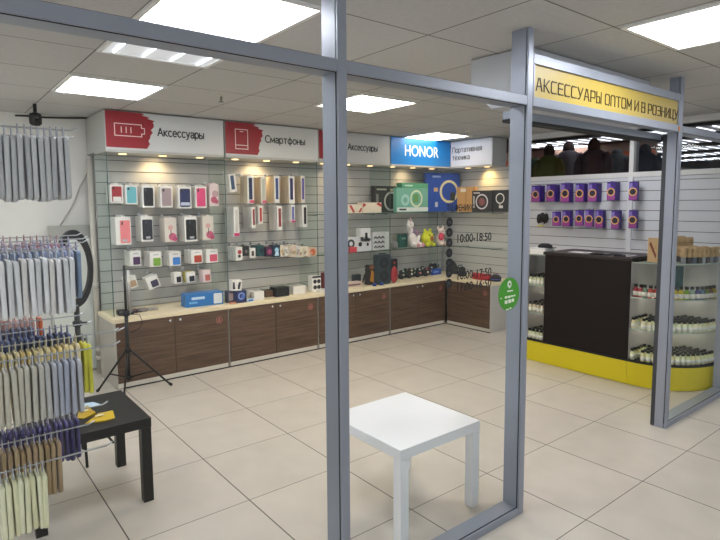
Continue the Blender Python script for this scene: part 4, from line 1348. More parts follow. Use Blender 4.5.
for k, (x, y0, y1, lab) in enumerate(((452, 264, 279, 'large black shoulder bag slumped at the corner of the worktop'), (462, 268, 280, 'smaller black bag leaning towards the red speaker'))):
    p = W(x, y1, 'z', TOP)
    h = .17 - .05 * k
    T = thing('black_bag', lab, 'bag', (4.95 - .10 * k, W(x, 272, 'x', 4.95 - .10 * k).y, TT), rz=radians(-90))
    part('pouch', MB().rings([(0, 0, 0, .09 - .035 * k, .045 - .01 * k), (0, 0, .03, .10 - .04 * k, .055 - .015 * k), (0, 0, h * .6, .09 - .035 * k, .045 - .01 * k), (0, 0, h * .9, .05, .03), (0, 0, h, .03, .015)], 20), mat('#232427', .85), T, local=True)
    part('strap', MB().tube([(-.05, -.02, h * .8), (-.03, -.03, h + .02), (.02, -.03, h + .03), (.05, -.03, h * .7)], .006, 8), mat('#17181a', .8), T, local=True)
a, c_ = W(471.5, 276.5, 'x', 4.72), W(489, 275.5, 'x', 4.72)
r_ = .042
T = thing('portable_speaker', 'red cylinder speaker lying on the right worktop', 'speaker', (4.75, (a.y + c_.y) / 2, TT))
b = MB()
L = a.y - c_.y
yc = (a.y + c_.y) / 2
pr = [(.0, -L / 2), (r_ * .8, -L / 2), (r_, -L / 2 + .012), (r_, L / 2 - .012), (r_ * .8, L / 2), (0, L / 2)]
b2 = MB().lathe(pr, (0, 0, 0), 20)
for v in b2.v:
    x, y, z = v
    v.x, v.y, v.z = 4.75 + x, yc + z, TT + r_ + y
part('body', b2, mat('#b3262e', .6), T)
for s_ in (-1, 1):
    b2 = MB().lathe([(0, 0), (r_ * .78, 0), (r_ * .78, .004), (.0, .004)], (0, 0, 0), 18)
    for v in b2.v:
        x, y, z = v
        v.x, v.y, v.z = 4.75 + x, yc + s_ * (L / 2 + .0025) + z - .002, TT + r_ + y
    part('end_cap', b2, M('#7d1c22'), T)
p = W(496, 280, 'z', TOP)
T = thing('round_speaker', 'black dome shaped speaker at the right end of the worktop', 'speaker', (4.80, 1.20, TT))
yc = W(496, 275, 'x', 4.8).y
T.location.y = yc; WL[T.name] = Vector((4.80, yc, TT))
part('body', MB().lathe([(.055, 0), (.064, .01), (.066, .04), (.052, .068), (.03, .08), (0, .084)], (4.80, yc, TT), 22), mat('#1d1c20', .5), T)
part('handle', MB().tube([(4.80, yc + .05, TT + .06), (4.80, yc + .03, TT + .092), (4.80, yc - .03, TT + .092), (4.80, yc - .05, TT + .06)], .006, 8), M('#7d7a84'), T)
part('light_ring', MB().lathe([(.0662, .02), (.067, .022), (.067, .028), (.0662, .03)], (4.80, yc, TT), 22), M('#5b5fae'), T)

# ================================================================ side tables
def side_table(x0, y0, m, label, edge):
    T = thing('side_table', label, 'table', (x0 + .275, y0 + .275, 0))
    part('tabletop', MB().box(x0, x0 + .55, y0, y0 + .55, .40, .45), m, T, bevel=.002)
    for i in (0, 1):
        for j in (0, 1):
            lx, ly = x0 + (.002 if i == 0 else .498), y0 + (.002 if j == 0 else .498)
            part('leg', MB().box(lx, lx + .05, ly, ly + .05, 0, .399), m, T, bevel=.0015)
    return T


side_table(.951, -1.386, mat('#eef1f5', .3), 'white square side table behind the glass between the two posts', 0)
side_table(-.34, -.285, mat('#0c0c0d', .4), 'black square side table behind the rack of phone cases', 0)
# papers on the black table
for k, (pts, c, lab) in enumerate(((((85, 423.5), (94, 419), (98, 413.5), (113, 412.5), (115, 418), (104, 421.5)), '#c9a91c', 'crumpled yellow packet at the front of the black table'),
                                 (((79, 411), (88, 407), (92, 410), (96, 414.5), (84, 418.5), (77, 419)), '#b8981f', 'yellow packet further back on the black table'),
                                 (((80, 404), (93, 402), (101.5, 404.5), (88, 408.5), (79, 408)), '#b9d3e6', 'pale blue paper slip on the black table'))):
    ps = [W(a, b_, 'z', .452) for a, b_ in pts]
    c0 = sum(ps, Vector()) / len(ps)
    T = thing('paper_packet', lab, 'packet', (c0.x, c0.y, .4505))
    b = MB()
    n = len(ps)
    hts = [.0025, .012, .003, .014, .0025, .008] if k < 2 else [.002] * 6
    vs = [(p.x, p.y, .4506) for p in ps] + [(c0.x, c0.y, .4506)] + [(p.x, p.y, .4506 + h) for p, h in zip(ps, hts)] + [(c0.x, c0.y, .4506 + (.016 if k < 2 else .002))]
    fs = []
    for i in range(n):
        j = (i + 1) % n
        fs += [(j, i, n), (n + 1 + i, n + 1 + j, 2 * n + 1), (i, j, n + 1 + j, n + 1 + i)]
    b.add(vs, fs)
    part('wrapper', b, mat(c, .4), T)
    if k < 2:
        part('white_label', MB().box(c0.x - .03, c0.x + .012, c0.y - .012, c0.y + .01, .4685, .4692), M('#e6dfc2'), T)

# ================================================================ rack of phone cases (front left)
RK = thing('display_rack', 'chrome wire rack with long prongs full of hanging phone cases at left', 'display rack', (-.72, -.9, 0))
XB = -.78
g = MB()
for y in [-1.42 + .1 * k for k in range(12)]:
    g.tube([(XB, y, .25), (XB, y, 1.9)], .003, 6)
for z in [.25 + .11 * k for k in range(16)]:
    g.tube([(XB, -1.44, z), (XB, -.3, z)], .003, 6)
part('wire_grid', g, STEEL, RK)
fr = MB()
for y in (-1.44, -.3):
    fr.box(XB - .03, XB - .005, y - .0125, y + .0125, .02, 1.92)
    fr.box(XB - .2, XB + .2, y - .0125, y + .0125, 0, .02)
fr.box(XB - .03, XB - .005, -1.4275, -.3125, 1.895, 1.92)
part('stand_frame', fr, BLACK, RK, 'black stand')


def case_mesh(w=.078, h=.165, t=.0128):
    """phone case hanging on a rod along x: outline in the y-z plane"""
    b = MB()
    def ol(e):
        return rrect(-w / 2 + e, w / 2 - e, -h + e, -e, .017 - e * .8, 5)
    n = len(ol(0))
    lay = [(-t / 2 + .0022, ol(.005)), (-t / 2, ol(.0042)), (-t / 2, ol(.0022)), (-t / 4, ol(0)), (t / 4, ol(0)), (t / 2, ol(.0026))]
    vs = [(d, u, v) for d, o in lay for u, v in o]
    fs = []
    for q in range(len(lay) - 1):
        for k in range(n):
            m_ = (k + 1) % n
            fs.append((q * n + k, q * n + m_, (q + 1) * n + m_, (q + 1) * n + k))
    b.add(vs, fs, True)
    b.add(vs, [tuple(range(n)), tuple(range((len(lay) - 1) * n, len(lay) * n))])
    b.prism(rrect(-.030, -.006, -.034, -.010, .005, 3), lambda u, v, d: (d, u, v), t / 2 + .0001, t / 2 + .0016)
    return b


CASE_ME = {}
TAB = mat('#c9cbd6', .25, spec=.6)
rr = random.Random(11)
LEV = {1: 1.745, 2: 1.398, 3: 1.083, 4: .772}


def case_row(level, y, x_end, n, pitch, cols, label, group, tip, drop=0., jit=.004, w=.078, h=.165, tab='#c9cbd6'):
    """cases hang from a prong that runs along x at height rod"""
    z = LEV[level] - drop
    rod = z + .022
    part('prong', MB().tube([(XB + .004, y, rod - .004), (x_end - .3, y, rod), (tip - .02, y, rod + .001), (tip, y, rod + .010)], .0026, 7), mat('#b4b7ba', .35, .6), RK)
    for k in range(n):
        x = x_end - k * pitch
        c = cols(k, n)
        key = (c, w, h)
        if key not in CASE_ME:
            me = case_mesh(w, h).mesh('phone_case', mat(c, .38))
            tb = MB().prism([(-.014, -.002), (.014, -.002), (.012, .016), (.006, .030), (-.006, .030), (-.012, .016)], lambda u, v, d: (d, u, v), -.001, .001).mesh('hanging_tab', mat(tab, .25))
            CASE_ME[key] = (me, tb)
        me, tb = CASE_ME[key]
        o = bpy.data.objects.new('phone_case', me); COL.objects.link(o)
        o.location = (x + rr.uniform(-.0012, .0012), y + rr.uniform(-.003, .003), z + rr.uniform(-jit, jit))
        o.rotation_euler = (rr.uniform(-.012, .012), rr.uniform(-.02, .02), rr.uniform(-.03, .03))
        tag(o, label, 'phone case', group)
        t2 = bpy.data.objects.new('hanging_tab', tb); COL.objects.link(t2); t2.parent = o


def C1(c):
    return lambda k, n: c


def C2(*cs):
    return lambda k, n: cs[k % len(cs)]


case_row(1, -1.31, -.325, 14, .0165, C2('#c6c7c9', '#d0d1d2', '#bcbdc0', '#cbcccd'), 'translucent grey phone case in the front row of the top level', 'grey cases, front row of the top level', -.285, w=.085, h=.182)
case_row(1, -1.08, -.37, 10, .02, C2('#b3b1ae', '#a05056', '#b3b1ae', '#aeb0b4'), 'phone case in the half hidden second row of the top level', 'cases in the second row of the top level', -.25, drop=.0)
case_row(2, -1.31, -.328, 13, .0175, C2('#ebecee', '#dfe0e2', '#f2f2f4', '#e6e2de'), 'whitish phone case in the front row of the second level', 'whitish cases, front row of the second level', -.30)
case_row(2, -1.03, -.252, 14, .021, C2('#7f95b4', '#9aa6bd', '#8793bb'), 'dusty blue phone case in the second row of the second level', 'dusty blue cases behind the white row', -.21, tab='#b9bad8')
case_row(2, -.80, -.23, 11, .024, C2('#a9a6c0', '#9a98b5', '#b4b3c4'), 'lavender phone case in the third row of the second level', 'lavender cases deep on the second level', -.16, tab='#bdbcd2')
case_row(2, -.50, -.22, 10, .024, C2('#b77a83', '#a96a76', '#c29aa0'), 'dusty pink phone case in the rearmost row of the second level', 'dusty pink cases at the back of the second level', -.12, tab='#b5868e')
def grey3(k, n):
    pal3 = ['#b9bbc2', '#adb1c0', '#aab0c2', '#b0b5c4', '#b5b8c2', '#c0c0bf', '#c5c2ba', '#c8c4b8', '#cbc6b8', '#cac5b6', '#ccc7b6', '#cec9b8', '#d0cab8', '#cfc9b6']
    return pal3[min(k, 13)]


case_row(3, -1.29, -.318, 14, .0172, grey3, 'matte grey or beige phone case in the front row of the third level', 'grey beige cases, front row of the third level', -.19)
case_row(3, -1.09, -.245, 2, .012, C1('#e6e250'), 'lime yellow phone case at the outer end of the yellow row', 'two lime yellow cases', -.12, h=.172)
case_row(3, -1.09, -.282, 16, .0175, C2('#e6d8a4', '#ecdfaa', '#dccb90', '#e2cb84', '#d9bd74'), 'pale yellow phone case in the second row of the third level', 'pale yellow cases behind the grey row', -.14, tab='#d8d0b0')
case_row(3, -.89, -.268, 15, .019, C2('#35456f', '#3c4c78', '#2f3e66'), 'navy blue phone case in the third row of the third level', 'navy blue cases on the third level', -.18, tab='#9aa3c0')
case_row(3, -.70, -.36, 6, .02, C2('#2f3a66', '#38446e'), 'dark blue phone case in the fourth row of the third level', 'dark blue cases deep on the third level', -.17)
case_row(3, -.50, -.33, 8, .02, C2('#b98f88', '#c09890', '#a9807c'), 'pale pink phone case in the rearmost row of the third level', 'pale pink cases at the back of the third level', -.15, tab='#c9a8a4')
case_row(3, -.495, -.300, 1, .012, C1('#d0602e'), 'orange phone case at the end of the pink row', 'orange case', -.22)
case_row(4, -1.32, -.432, 8, .0152, C2('#ecebc6', '#f0efcf', '#e6e5bd'), 'pale green phone case in the front row of the lowest level', 'pale green cases, front row of the lowest level', -.235)
case_row(4, -1.10, -.356, 13, .0172, C2('#b0987a', '#b89f7c', '#a58c68', '#bca682'), 'brown phone case in the second row of the lowest level', 'brown cases on the lowest level', -.235, h=.175)
case_row(4, -.93, -.268, 15, .0172, C2('#4a4478', '#423d70', '#524c80'), 'dark purple phone case in the third row of the lowest level', 'dark purple cases on the lowest level', -.15, h=.15)

# ================================================================ ring light, board, tripod
T = thing('ring_light', 'black ring light on a stand behind the rack of phone cases', 'ring light', (.024, .5, 0))
cx, cy, cz = .04, .5, 1.172
ang = radians(20)
def FR(u, v, d):
    x, y = u * cos(ang) - d * sin(ang), u * sin(ang) + d * cos(ang)
    return (cx + x, cy + y, cz + v)


part('ring_housing', MB().ring((0, 0), .18, .235, FR, -.012, .014, 48, .5, 1), mat('#17171a', .45), T, bevel=.004)
part('ring_diffuser', MB().ring((0, 0), .188, .228, FR, .0145, .018, 48, .5, 1), mat('#e6e6e0', .5), T)
part('pole', MB().cyl((cx, cy, .05), (cx, cy, cz - .236), .016, 14), BLACK, T)
for z in (.62, .72, .82):
    part('clamp', MB().lathe([(.017, 0), (.027, .004), (.027, .032), (.017, .036)], (cx, cy, z), 12).cyl((cx, cy, z + .018), (cx + .05, cy - .02, z + .018), .009, 8), BLACK, T)
for a in (20, 140, 262):
    part('leg', MB().tube([(cx + .016 * cos(radians(a)), cy + .016 * sin(radians(a)), .30), (cx + .2 * cos(radians(a)), cy + .2 * sin(radians(a)), .012)], .008, 8), BLACK, T)
T['label'] = 'black oval looking ring light on a stand behind the rack of phone cases'

T = thing('leaning_board', 'grey framed whitish board leaning on the left wall behind the ring light', 'board', (.38, 2.35, 0))
b0 = W(49, 226, 'y', 2.38); b1 = W(88, 226, 'y', 2.38)
part('board', MB().box(b0.x, b1.x + .01, 2.385, 2.41, .02, b0.z - .12), mat('#dfe4dc', .4), T)
part('top_panel', MB().box(b0.x - .005, b1.x + .015, 2.38, 2.415, b0.z - .119, b0.z), mat('#a9aaa4', .5), T)
for x in (b0.x - .02, b1.x + .011):
    part('side_trim', MB().box(x, x + .012, 2.38, 2.415, .02, b0.z - .12), mat('#b9bab4', .4), T)

T = thing('light_stand', 'black tripod light stand in front of the left brown cabinet', 'light stand', (.617, 1.56, 0))
bx, by = .617, 1.56
part('pole', MB().cyl((bx, by, .10), (bx, by, .66), .015, 14), BLACK, T)
part('upper_pole', MB().cyl((bx, by, .66), (bx, by, 1.06), .010, 12), BLACK, T)
part('grey_tube', MB().cyl((bx + .03, by, .66), (bx + .03, by, 1.02), .016, 14), mat('#aaa8a4', .3, .4), T)
part('collar', MB().lathe([(.016, 0), (.024, .003), (.024, .035), (.016, .038)], (bx, by, .335), 14), RUBBER, T)
part('collar', MB().lathe([(.016, 0), (.023, .003), (.023, .03), (.016, .033)], (bx, by, .11), 14), RUBBER, T)
part('clamp', MB().lathe([(.016, 0), (.028, .004), (.028, .04), (.016, .044)], (bx, by, .64), 14).box(bx - .055, bx - .02, by - .012, by + .012, .648, .675), RUBBER, T)
part('knob', MB().cyl((bx + .028, by, .66), (bx + .06, by - .01, .66), .013, 10), RUBBER, T)
for fx_, fy_ in ((.400, 1.70), (.935, 1.47), (.545, 1.46)):
    d = Vector((fx_ - bx, fy_ - by, 0))
    l = part('leg', MB().tube([(bx + d.x * .08, by + d.y * .08, .345), (fx_, fy_, .012)], .0085, 8), BLACK, T)
    part('rubber_foot', MB().tube([(fx_ - d.x * .05, fy_ - d.y * .05, .030), (fx_ + d.x * .02, fy_ + d.y * .02, .011)], .0115, 8), RUBBER, l)
    part('brace', MB().tube([(bx + d.x * .07, by + d.y * .07, .125), (bx + d.x * .58, by + d.y * .58, .155)], .006, 6), BLACK, T)
part('power_cable', MB().tube([(bx + .03, by, .655), (bx + .10, by - .02, .64), (bx + .125, by - .02, .58), (bx + .10, by - .02, .53), (bx + .03, by - .01, .50)], .003, 6), BLACK, T)

# ================================================================ perfume kiosk
XK, YE0, YE1 = 3.98, .05, -.955
KC = (4.47, -.975)          # centre of the rounded corner
KR = .49
KXB = 4.47
YELLOW = mat('#d2c31a', .4)


def corner_poly(r=KR, y0=YE1, dx=0., n=14):
    pts = [(KC[0] - r, y0)]
    for k in range(n + 1):
        t = pi + (pi / 2) * k / n
        pts.append((KC[0] + r * cos(t), KC[1] + r * sin(t)))
    pts.append((KXB + .03, KC[1] - r)); pts.append((KXB + .03, y0))
    return pts


T = thing('kiosk_plinth', 'lime yellow plinth under the perfume counter with rounded right corner', 'counter plinth', (4.2, -.5, 0))
part('straight_panel', MB().box(XK, KXB, YE0 - .0, -.952, .005, .2), YELLOW, T)
part('curved_panel', MB().prism(corner_poly(y0=-.955), FZ, .005, .2), YELLOW, T)
part('black_edge', MB().box(XK - .004, KXB, YE0, -.952, .2005, .215).prism(corner_poly(KR + .004, y0=-.955), FZ, .2005, .215), RUBBER, T)

DARK = mat('#120b08', .55, spec=.3)
T = thing('reception_block', 'dark brown reception counter block standing on the yellow plinth', 'counter', (4.2, -.55, .216))
part('front_panel', MB().box(XK, XK + .02, -.95, -.15, .217, 1.055), DARK, T, bevel=.001)
for y in (-.95, -.168):
    part('side_panel', MB().box(XK + .0205, KXB, y, y + .018, .217, 1.055), DARK, T)
part('top_board', MB().box(XK - .012, KXB + .02, -.965, -.135, 1.0555, 1.083), mat('#241c1a', .4), T, bevel=.002)

# showcases
for nm, lab, ya, yb, curved in (('glass_showcase', 'narrow glass showcase of perfume bottles left of the dark counter block', .05, -.145, False),
                                ('glass_showcase', 'rounded glass showcase of perfume bottles right of the dark counter block', -.956, -1.46, True)):
    T = thing(nm, lab, 'showcase', (4.2, (ya + yb) / 2, .216))
    zs = (.216, .485, .755, 1.05)
    if not curved:
        for k, z in enumerate(zs[1:]):
            part('shelf', MB().box(XK + .012, KXB - .01, yb + .002, ya - .004, z - .008, z), GLASS_G, T)
            part('shelf_edge', MB().box(XK + .008, XK + .0115, yb + .002, ya - .004, z - .008, z), mat('#8fa39a', .3), T)
        part('front_glass', MB().box(XK, XK + .004, yb + .002, ya - .004, .217, 1.04), GLASS, T)
        part('back_panel', MB().box(KXB - .008, KXB, yb + .002, ya - .004, .217, 1.04), mat('#b5b2ae', .5), T)
        part('side_panel', MB().box(XK + .001, KXB, ya - .0035, ya, .217, 1.05), mat('#a5a19d', .5), T)
    else:
        poly = corner_poly(KR - .012, y0=-.957)
        for k, z in enumerate(zs[1:]):
            part('shelf', MB().prism(poly, FZ, z - .008, z), GLASS_G, T)
            arc = corner_poly(KR - .008, y0=-.957)[:-2]
            ed = MB()
            q = [(x, y) for x, y in arc] + [(x, y) for x, y in corner_poly(KR - .0115, y0=-.957)[:-2]][::-1]
            n2 = len(arc)
            inner = q[n2:][::-1]
            for i in range(n2 - 1):
                ed.prism([arc[i], arc[i + 1], inner[i + 1], inner[i]], FZ, z - .008, z)
            part('shelf_edge', ed, mat('#9fb0a8', .3), T)
        gl = MB()
        oa, ia = corner_poly(KR, y0=-.957)[:-2], corner_poly(KR - .004, y0=-.957)[:-2]
        for i in range(len(oa) - 1):
            gl.prism([oa[i], oa[i + 1], ia[i + 1], ia[i]], FZ, .217, 1.04)
        part('front_glass', gl, GLASS, T)
        part('side_panel', MB().box(XK + .012, KXB + .019, -.9565, -.9525, .217, 1.04), mat('#a5a19d', .5), T)
        part('back_panel', MB().box(KXB + .02, KXB + .03, -1.46, -.957, .217, 1.04), mat('#b5b2ae', .5), T)

# glowing strips added under the shelves to brighten the bottles; no real lamps there
FILL_GLOW = mat('#ffffff', .5, emit='#fff6e6', es=14)
for z in (.475, .745):
    K = thing('fill_strip', 'added slim fill strip under the ' + {.475: 'middle', .745: 'upper', 1.04: 'top'}[z] + ' board of the left showcase', 'light strip', (4.30, -.05, z))
    part('tube', MB().box(4.20, 4.212, -.12, .02, z - .010, z - .001), FILL_GLOW, K)
    K = thing('fill_strip', 'added slim fill strip under the ' + {.475: 'middle', .745: 'upper', 1.04: 'top'}[z] + ' board of the rounded showcase', 'light strip', (4.30, -1.1, z))
    b = MB()
    arc = [(KC[0] - .28, -.97)] + [(KC[0] + .28 * cos(pi + pi / 2 * k / 8), KC[1] - .02 + .28 * sin(pi + pi / 2 * k / 8)) for k in range(9)]
    part('tube', b.tube([(x, y, z - .006) for x, y in arc], .005, 6), FILL_GLOW, K)

# bottles
def bottle_proto(cbody, ccap, clab, loc, label, group, r=.019, hb=.068, cap=.024):
    T = thing('perfume_bottle', label, 'perfume bottle', loc, group)
    part('bottle_body', MB().lathe([(r * .92, 0), (r, .003), (r, hb * .86), (r * .55, hb), (r * .5, hb + .006)], (0, 0, 0), 10), mat(cbody, .15, spec=.6), T, local=True)
    part('cap', MB().lathe([(r * .72, hb + .0062), (r * .74, hb + cap), (r * .6, hb + cap + .002)], (0, 0, 0), 10), mat(ccap, .35), T, local=True)
    part('paper_label', MB().lathe([(r * 1.015, hb * .15), (r * 1.015, hb * .62)], (0, 0, 0), 10), mat(clab, .5), T, local=True)
    return T


rr = random.Random(21)
SHZ = (.217, .4855, .7555)
lvl = ['lowest', 'middle', 'upper']
# left showcase
for s_ in range(3):
    g = 'black capped bottles in the left showcase, ' + lvl[s_] + ' shelf'
    proto = None
    for i in range(5):
        for j in range(4):
            loc = (XK + .035 + i * .05, .022 - j * .043 - (.01 if i % 2 else 0), SHZ[s_])
            if loc[1] < -.122: continue
            lab = 'clear perfume bottle with black cap on the ' + lvl[s_] + ' shelf of the left showcase'
            if proto is None:
                proto = bottle_proto('#d9dcb8' if s_ != 1 else '#dccfb4', '#161616', '#eceadf', loc, lab, g)
            else:
                dup(proto, loc)
# right showcase
for s_ in range(2):
    g = 'black capped bottles in the rounded showcase, ' + lvl[s_] + ' shelf'
    protos = {}
    for ring_i in range(5):
        r = KR - .040 - ring_i * .055
        arc = [(KC[0] - r, YE1 - .022)]
        n = int(r * pi / 2 / .0425)
        pts = arc + [(KC[0] + r * cos(pi + pi / 2 * (k + .5) / n), KC[1] - .02 + r * sin(pi + pi / 2 * (k + .5) / n) * .96) for k in range(n)]
        for k, (x, y) in enumerate(pts):
            if k > 0 and ((x - pts[k - 1][0]) ** 2 + (y - pts[k - 1][1]) ** 2) ** .5 < .0395: continue
            loc = (x + rr.uniform(-.002, .002), y + rr.uniform(-.002, .002), SHZ[s_])
            c = rr.choice(['#eaedb8', '#e4e8b4', '#eef0c6', '#ece4a8'] if s_ == 0 else ['#e9ecbd', '#f0eac4', '#f2e4b4', '#e9edc8'])
            lab = 'pale yellow perfume bottle with black cap on the ' + lvl[s_] + ' shelf of the rounded showcase'
            if c in protos:
                dup(protos[c], loc)
            else:
                protos[c] = bottle_proto(c, '#191919', '#f0efe4', loc, lab, g)
cols = ['#a3313a', '#b03a44', '#6e8a72', '#c25a4e', '#b8323a', '#cf8a3a', '#c9a23a', '#d0b53a', '#c9b92e', '#7da23a', '#8aa08a', '#5a5a86', '#55708a', '#7a8a5a', '#8a6a5a', '#b3a23a']
names = ['red', 'crimson', 'grey green', 'brick red', 'scarlet', 'orange', 'amber', 'golden', 'yellow', 'green', 'sage', 'violet', 'slate blue', 'olive', 'brown', 'mustard']
r = KR - .045
n = len(cols)
for k in range(n):
    if k < 2:
        x, y = KC[0] - r + .002, YE1 - .025 - k * .043
    else:
        t = pi + pi / 2 * (k - 1.2) / (n - 1)
        x, y = KC[0] + r * cos(t), KC[1] - .045 + r * sin(t) * .92
    bottle_proto(cols[k], '#20201f', '#e9e4d8', (x, y, SHZ[2]), names[k] + ' filled bottle on the top shelf of the rounded showcase', 'coloured bottles on the top shelf', .021, .078, .028)
tq = W(676, 285, 'x', 4.40)
boxitem('gift_carton', 'dark teal carton standing behind the coloured bottles in the showcase', 'carton', (668, 266, 681, 288), ('x', 4.33), .05, M('#234a4e'), [('print', 'rect', .3, .2, .6, .8, M('#2f6a66'))], base=SHZ[2])

# burlap topped jars and kraft bag on the rounded top
JZ = 1.0505
names = ['first', 'second', 'third', 'fourth', 'fifth', 'sixth', 'seventh', 'eighth', 'ninth', 'tenth']
BUR, BUR2 = mat('#a98f69', .9, noise=.1), mat('#b79c74', .9, noise=.1)
for row in range(3):
    for k in range(9 - row):
        t = radians(222 + k * 5.6 + row * 2.5)
        r = .42 - row * .075
        x, y = KC[0] + r * cos(t), KC[1] - .03 + r * sin(t)
        lab = ['%s jar from the left in the front row of burlap topped diffuser jars', '%s jar from the left in the middle row of burlap topped jars', '%s jar from the left in the back row of burlap topped jars'][row] % names[k]
        T = thing('diffuser_jar', lab, 'jar', (x, y, JZ), 'burlap topped jars on the rounded showcase')
        part('jar_glass', MB().lathe([(.017, 0), (.019, .003), (.019, .05), (.013, .058)], (x, y, JZ), 12), mat(rr.choice(['#4a4a52', '#5d6a78', '#8a8f94', '#3c3a3c']), .2), T)
        part('burlap_cover', MB().lathe([(.022, .05), (.026, .056), (.020, .082), (.0135, .092), (.024, .118), (.016, .128), (.0, .130)], (x, y, JZ), 12), BUR if (k + row) % 2 else BUR2, T)
for k in range(5):
    t = radians(200 + k * 20)
    x, y = KC[0] + .17 * cos(t), KC[1] - .05 + .17 * sin(t)
    T = thing('kraft_pouch', names[k] + ' from the left of the brown kraft pouches heaped behind the diffuser jars', 'pouch', (x, y, JZ), 'kraft pouches behind the jars', rz=radians(-60))
    part('pouch_body', MB().rings([(0, 0, 0, .036, .022), (0, 0, .07, .038, .02), (0, 0, .16, .034, .01), (0, 0, .18 + .014 * (k % 3), .03, .004)], 14), BUR, T, local=True)
    part('twine', MB().tube([(.034 * cos(a * pi / 6), .012 * sin(a * pi / 6), .15) for a in range(12)], .003, 6, True), M('#7a6242'), T, local=True)
p = W(651, 262, 'z', JZ)
boxitem('kraft_bag', 'tan kraft bag with brown crossed print left of the third post', 'bag', (647.5, 238, 658, 263), ('x', KC[0] - KR + .09), .04, mat('#c3a67c', .8), [('print', 'poly', [(.15, .75), (.3, .85), (.85, .3), (.8, .15)], M('#7a3f2a')), ('print', 'poly', [(.7, .6), (.85, .7), (.4, .45), (.35, .4)], M('#8a4a30'))], base=JZ)
tag(part('white_tag', MB().box(KC[0] - .03, KC[0] - .024, -1.43, -1.36, JZ, JZ + .06), WHITE), 'small white card at the right end of the jars', 'card')
# papers and black things on the reception block
for k, (ya, yb_, xa, xb, c, lab) in enumerate(((-.50, -.32, 4.08, 4.2, '#e4e4e2', 'white sheet of paper on the dark counter block'), (-.70, -.56, 4.05, 4.2, '#1c1a24', 'dark folder on the right half of the counter block'), (-.90, -.76, 4.06, 4.2, '#cfcfd6', 'pale paper at the right end of the counter block'))):
    T = thing('paper_sheet' if k != 1 else 'folder', lab, 'paper', (4.13, (ya + yb_) / 2, 1.0836), rz=.0)
    part('sheet', MB().box(xa, xb, ya, yb_, 1.084, 1.087 + .004 * (k == 1)), M(c), T)
    part('printed_line', MB().box(xa + .02, xb - .02, ya + .02, ya + .05, 1.0873 + .004 * (k == 1), 1.0876 + .004 * (k == 1)), M('#6a6a72'), T)
for lab, y, yl in (('black cable bundle at the right end of the counter block', -.84, .05), ('black scanner cable between the papers on the counter block', -.64, .06)):
    pts = [(4.03 + .03 * sin(q * 1.7), y + yl * cos(q), 1.091 + .006 * (q % 2)) for q in range(9)]
    tag(part('cable_bundle', MB().tube(pts, .007, 6), BLACK), lab, 'cable')
T = thing('white_box', 'flat white carton on the left showcase beside the dark block', 'carton', (4.1, -.06, 1.0502))
part('carton', MB().box(4.0, 4.16, -.128, .03, 1.0504, 1.10), WHITE, T, bevel=.002)
part('lid', MB().box(3.998, 4.162, -.13, .032, 1.1005, 1.112), mat('#dfe1e4', .4), T)
T = thing('cloth_hat', 'black cloth cap lying on the flat white carton', 'cap', (4.1, -.07, 1.1122))
part('crown', MB().rings([(4.1, -.07, 1.1124, .06, .075), (4.1, -.07, 1.135, .055, .068), (4.1, -.07, 1.152, .03, .04)], 18), mat('#121214', .8), T)
part('peak', MB().rings([(4.08, -.15, 1.1124, .045, .05), (4.08, -.15, 1.118, .04, .045)], 18), mat('#121214', .8), T)

# purple packs on the white wall
def purple(px, y0, y1, pw, n, label, glabel, y=None, warm=False):
    xf = 4.99 - .0
    T = boxitem('coffee_pack', label, 'pack', (px - pw / 2, y0, px + pw / 2, y1), ('x', xf), .02, M('#3a2078', .3), [('lower_print', 'poly', [(.03, .03), (.97, .03), (.97, .35), (.03, .5)], M('#8c3a84')), ('lilac_print', 'poly', [(.03, .5), (.97, .38), (.97, .55), (.03, .97), (.03, .95)], M('#5f419c')),
                ('pale_print', 'rect', .05, .55, .42, .92, M('#7a6ab4')), ('badge', 'disc', .5, .46, .22, M('#d8a25a')), ('badge_centre', 'disc', .5, .46, .16, M('#20182a'))], rb=.004, pname='pouch')
    x0 = T.location.copy()
    if n:
        T['group'] = glabel
    for k in range(1, n + 1):
        c = dup(T, (x0.x + .021 * k, x0.y, x0.z), 'purple pack hidden behind the ' + glabel, 'packs behind the ' + glabel)
    if n:
        del T['group']
    K = thing('display_hook', 'thin wire hook carrying purple packs on the white wall', 'hook', (5.09, x0.y, x0.z + T['_h']), 'wire hooks on the white wall')
    part('hook_wire', MB().tube([(4.975, x0.y, x0.z + T['_h'] + .006), (5.098, x0.y, x0.z + T['_h'] + .006)], .0025, 6), WIRE, K)


ord_ = ['first', 'second', 'third', 'fourth', 'fifth', 'sixth', 'seventh']
for k, (px, y0, y1, n) in enumerate(((535.5, 185.5, 202, 4), (550.5, 184.5, 201.5, 4), (565, 183, 202.5, 3), (579.5, 183.5, 202, 3), (592.5, 183, 202, 4), (611, 182, 200.5, 4), (633, 181.5, 200.5, 1))):
    purple(px, y0, y1, 8.6, n, '%s purple pack from the left in the upper row on the white wall' % ord_[k], '%s pack of the upper purple row' % ord_[k])
for k, (px, y0, y1, n) in enumerate(((556, 211.5, 226, 0), (566, 210.5, 226.5, 2), (579, 210, 226, 0), (589, 209.5, 227, 0), (599, 210, 228, 2), (615, 210.5, 229, 2), (632.5, 210, 228.5, 1))):
    purple(px, y0, y1, 8.0, n, '%s purple pack from the left in the lower row on the white wall' % ord_[k], '%s pack of the lower purple row' % ord_[k])
pp = W(541, 219, 'x', 5.0)
T = thing('black_bundle', 'black bunch of hanging items with yellow tag at the left of the lower purple row', 'hanging items', (5.02, pp.y, pp.z - .07))
b = MB()
for k in range(5):
    b.ell((5.03 + .01 * (k % 2), pp.y + .05 - .025 * k, pp.z + .01 * (k % 3)), (.03, .022, .06))
part('bunch', b, M('#131216', .5), T, remesh=.006)
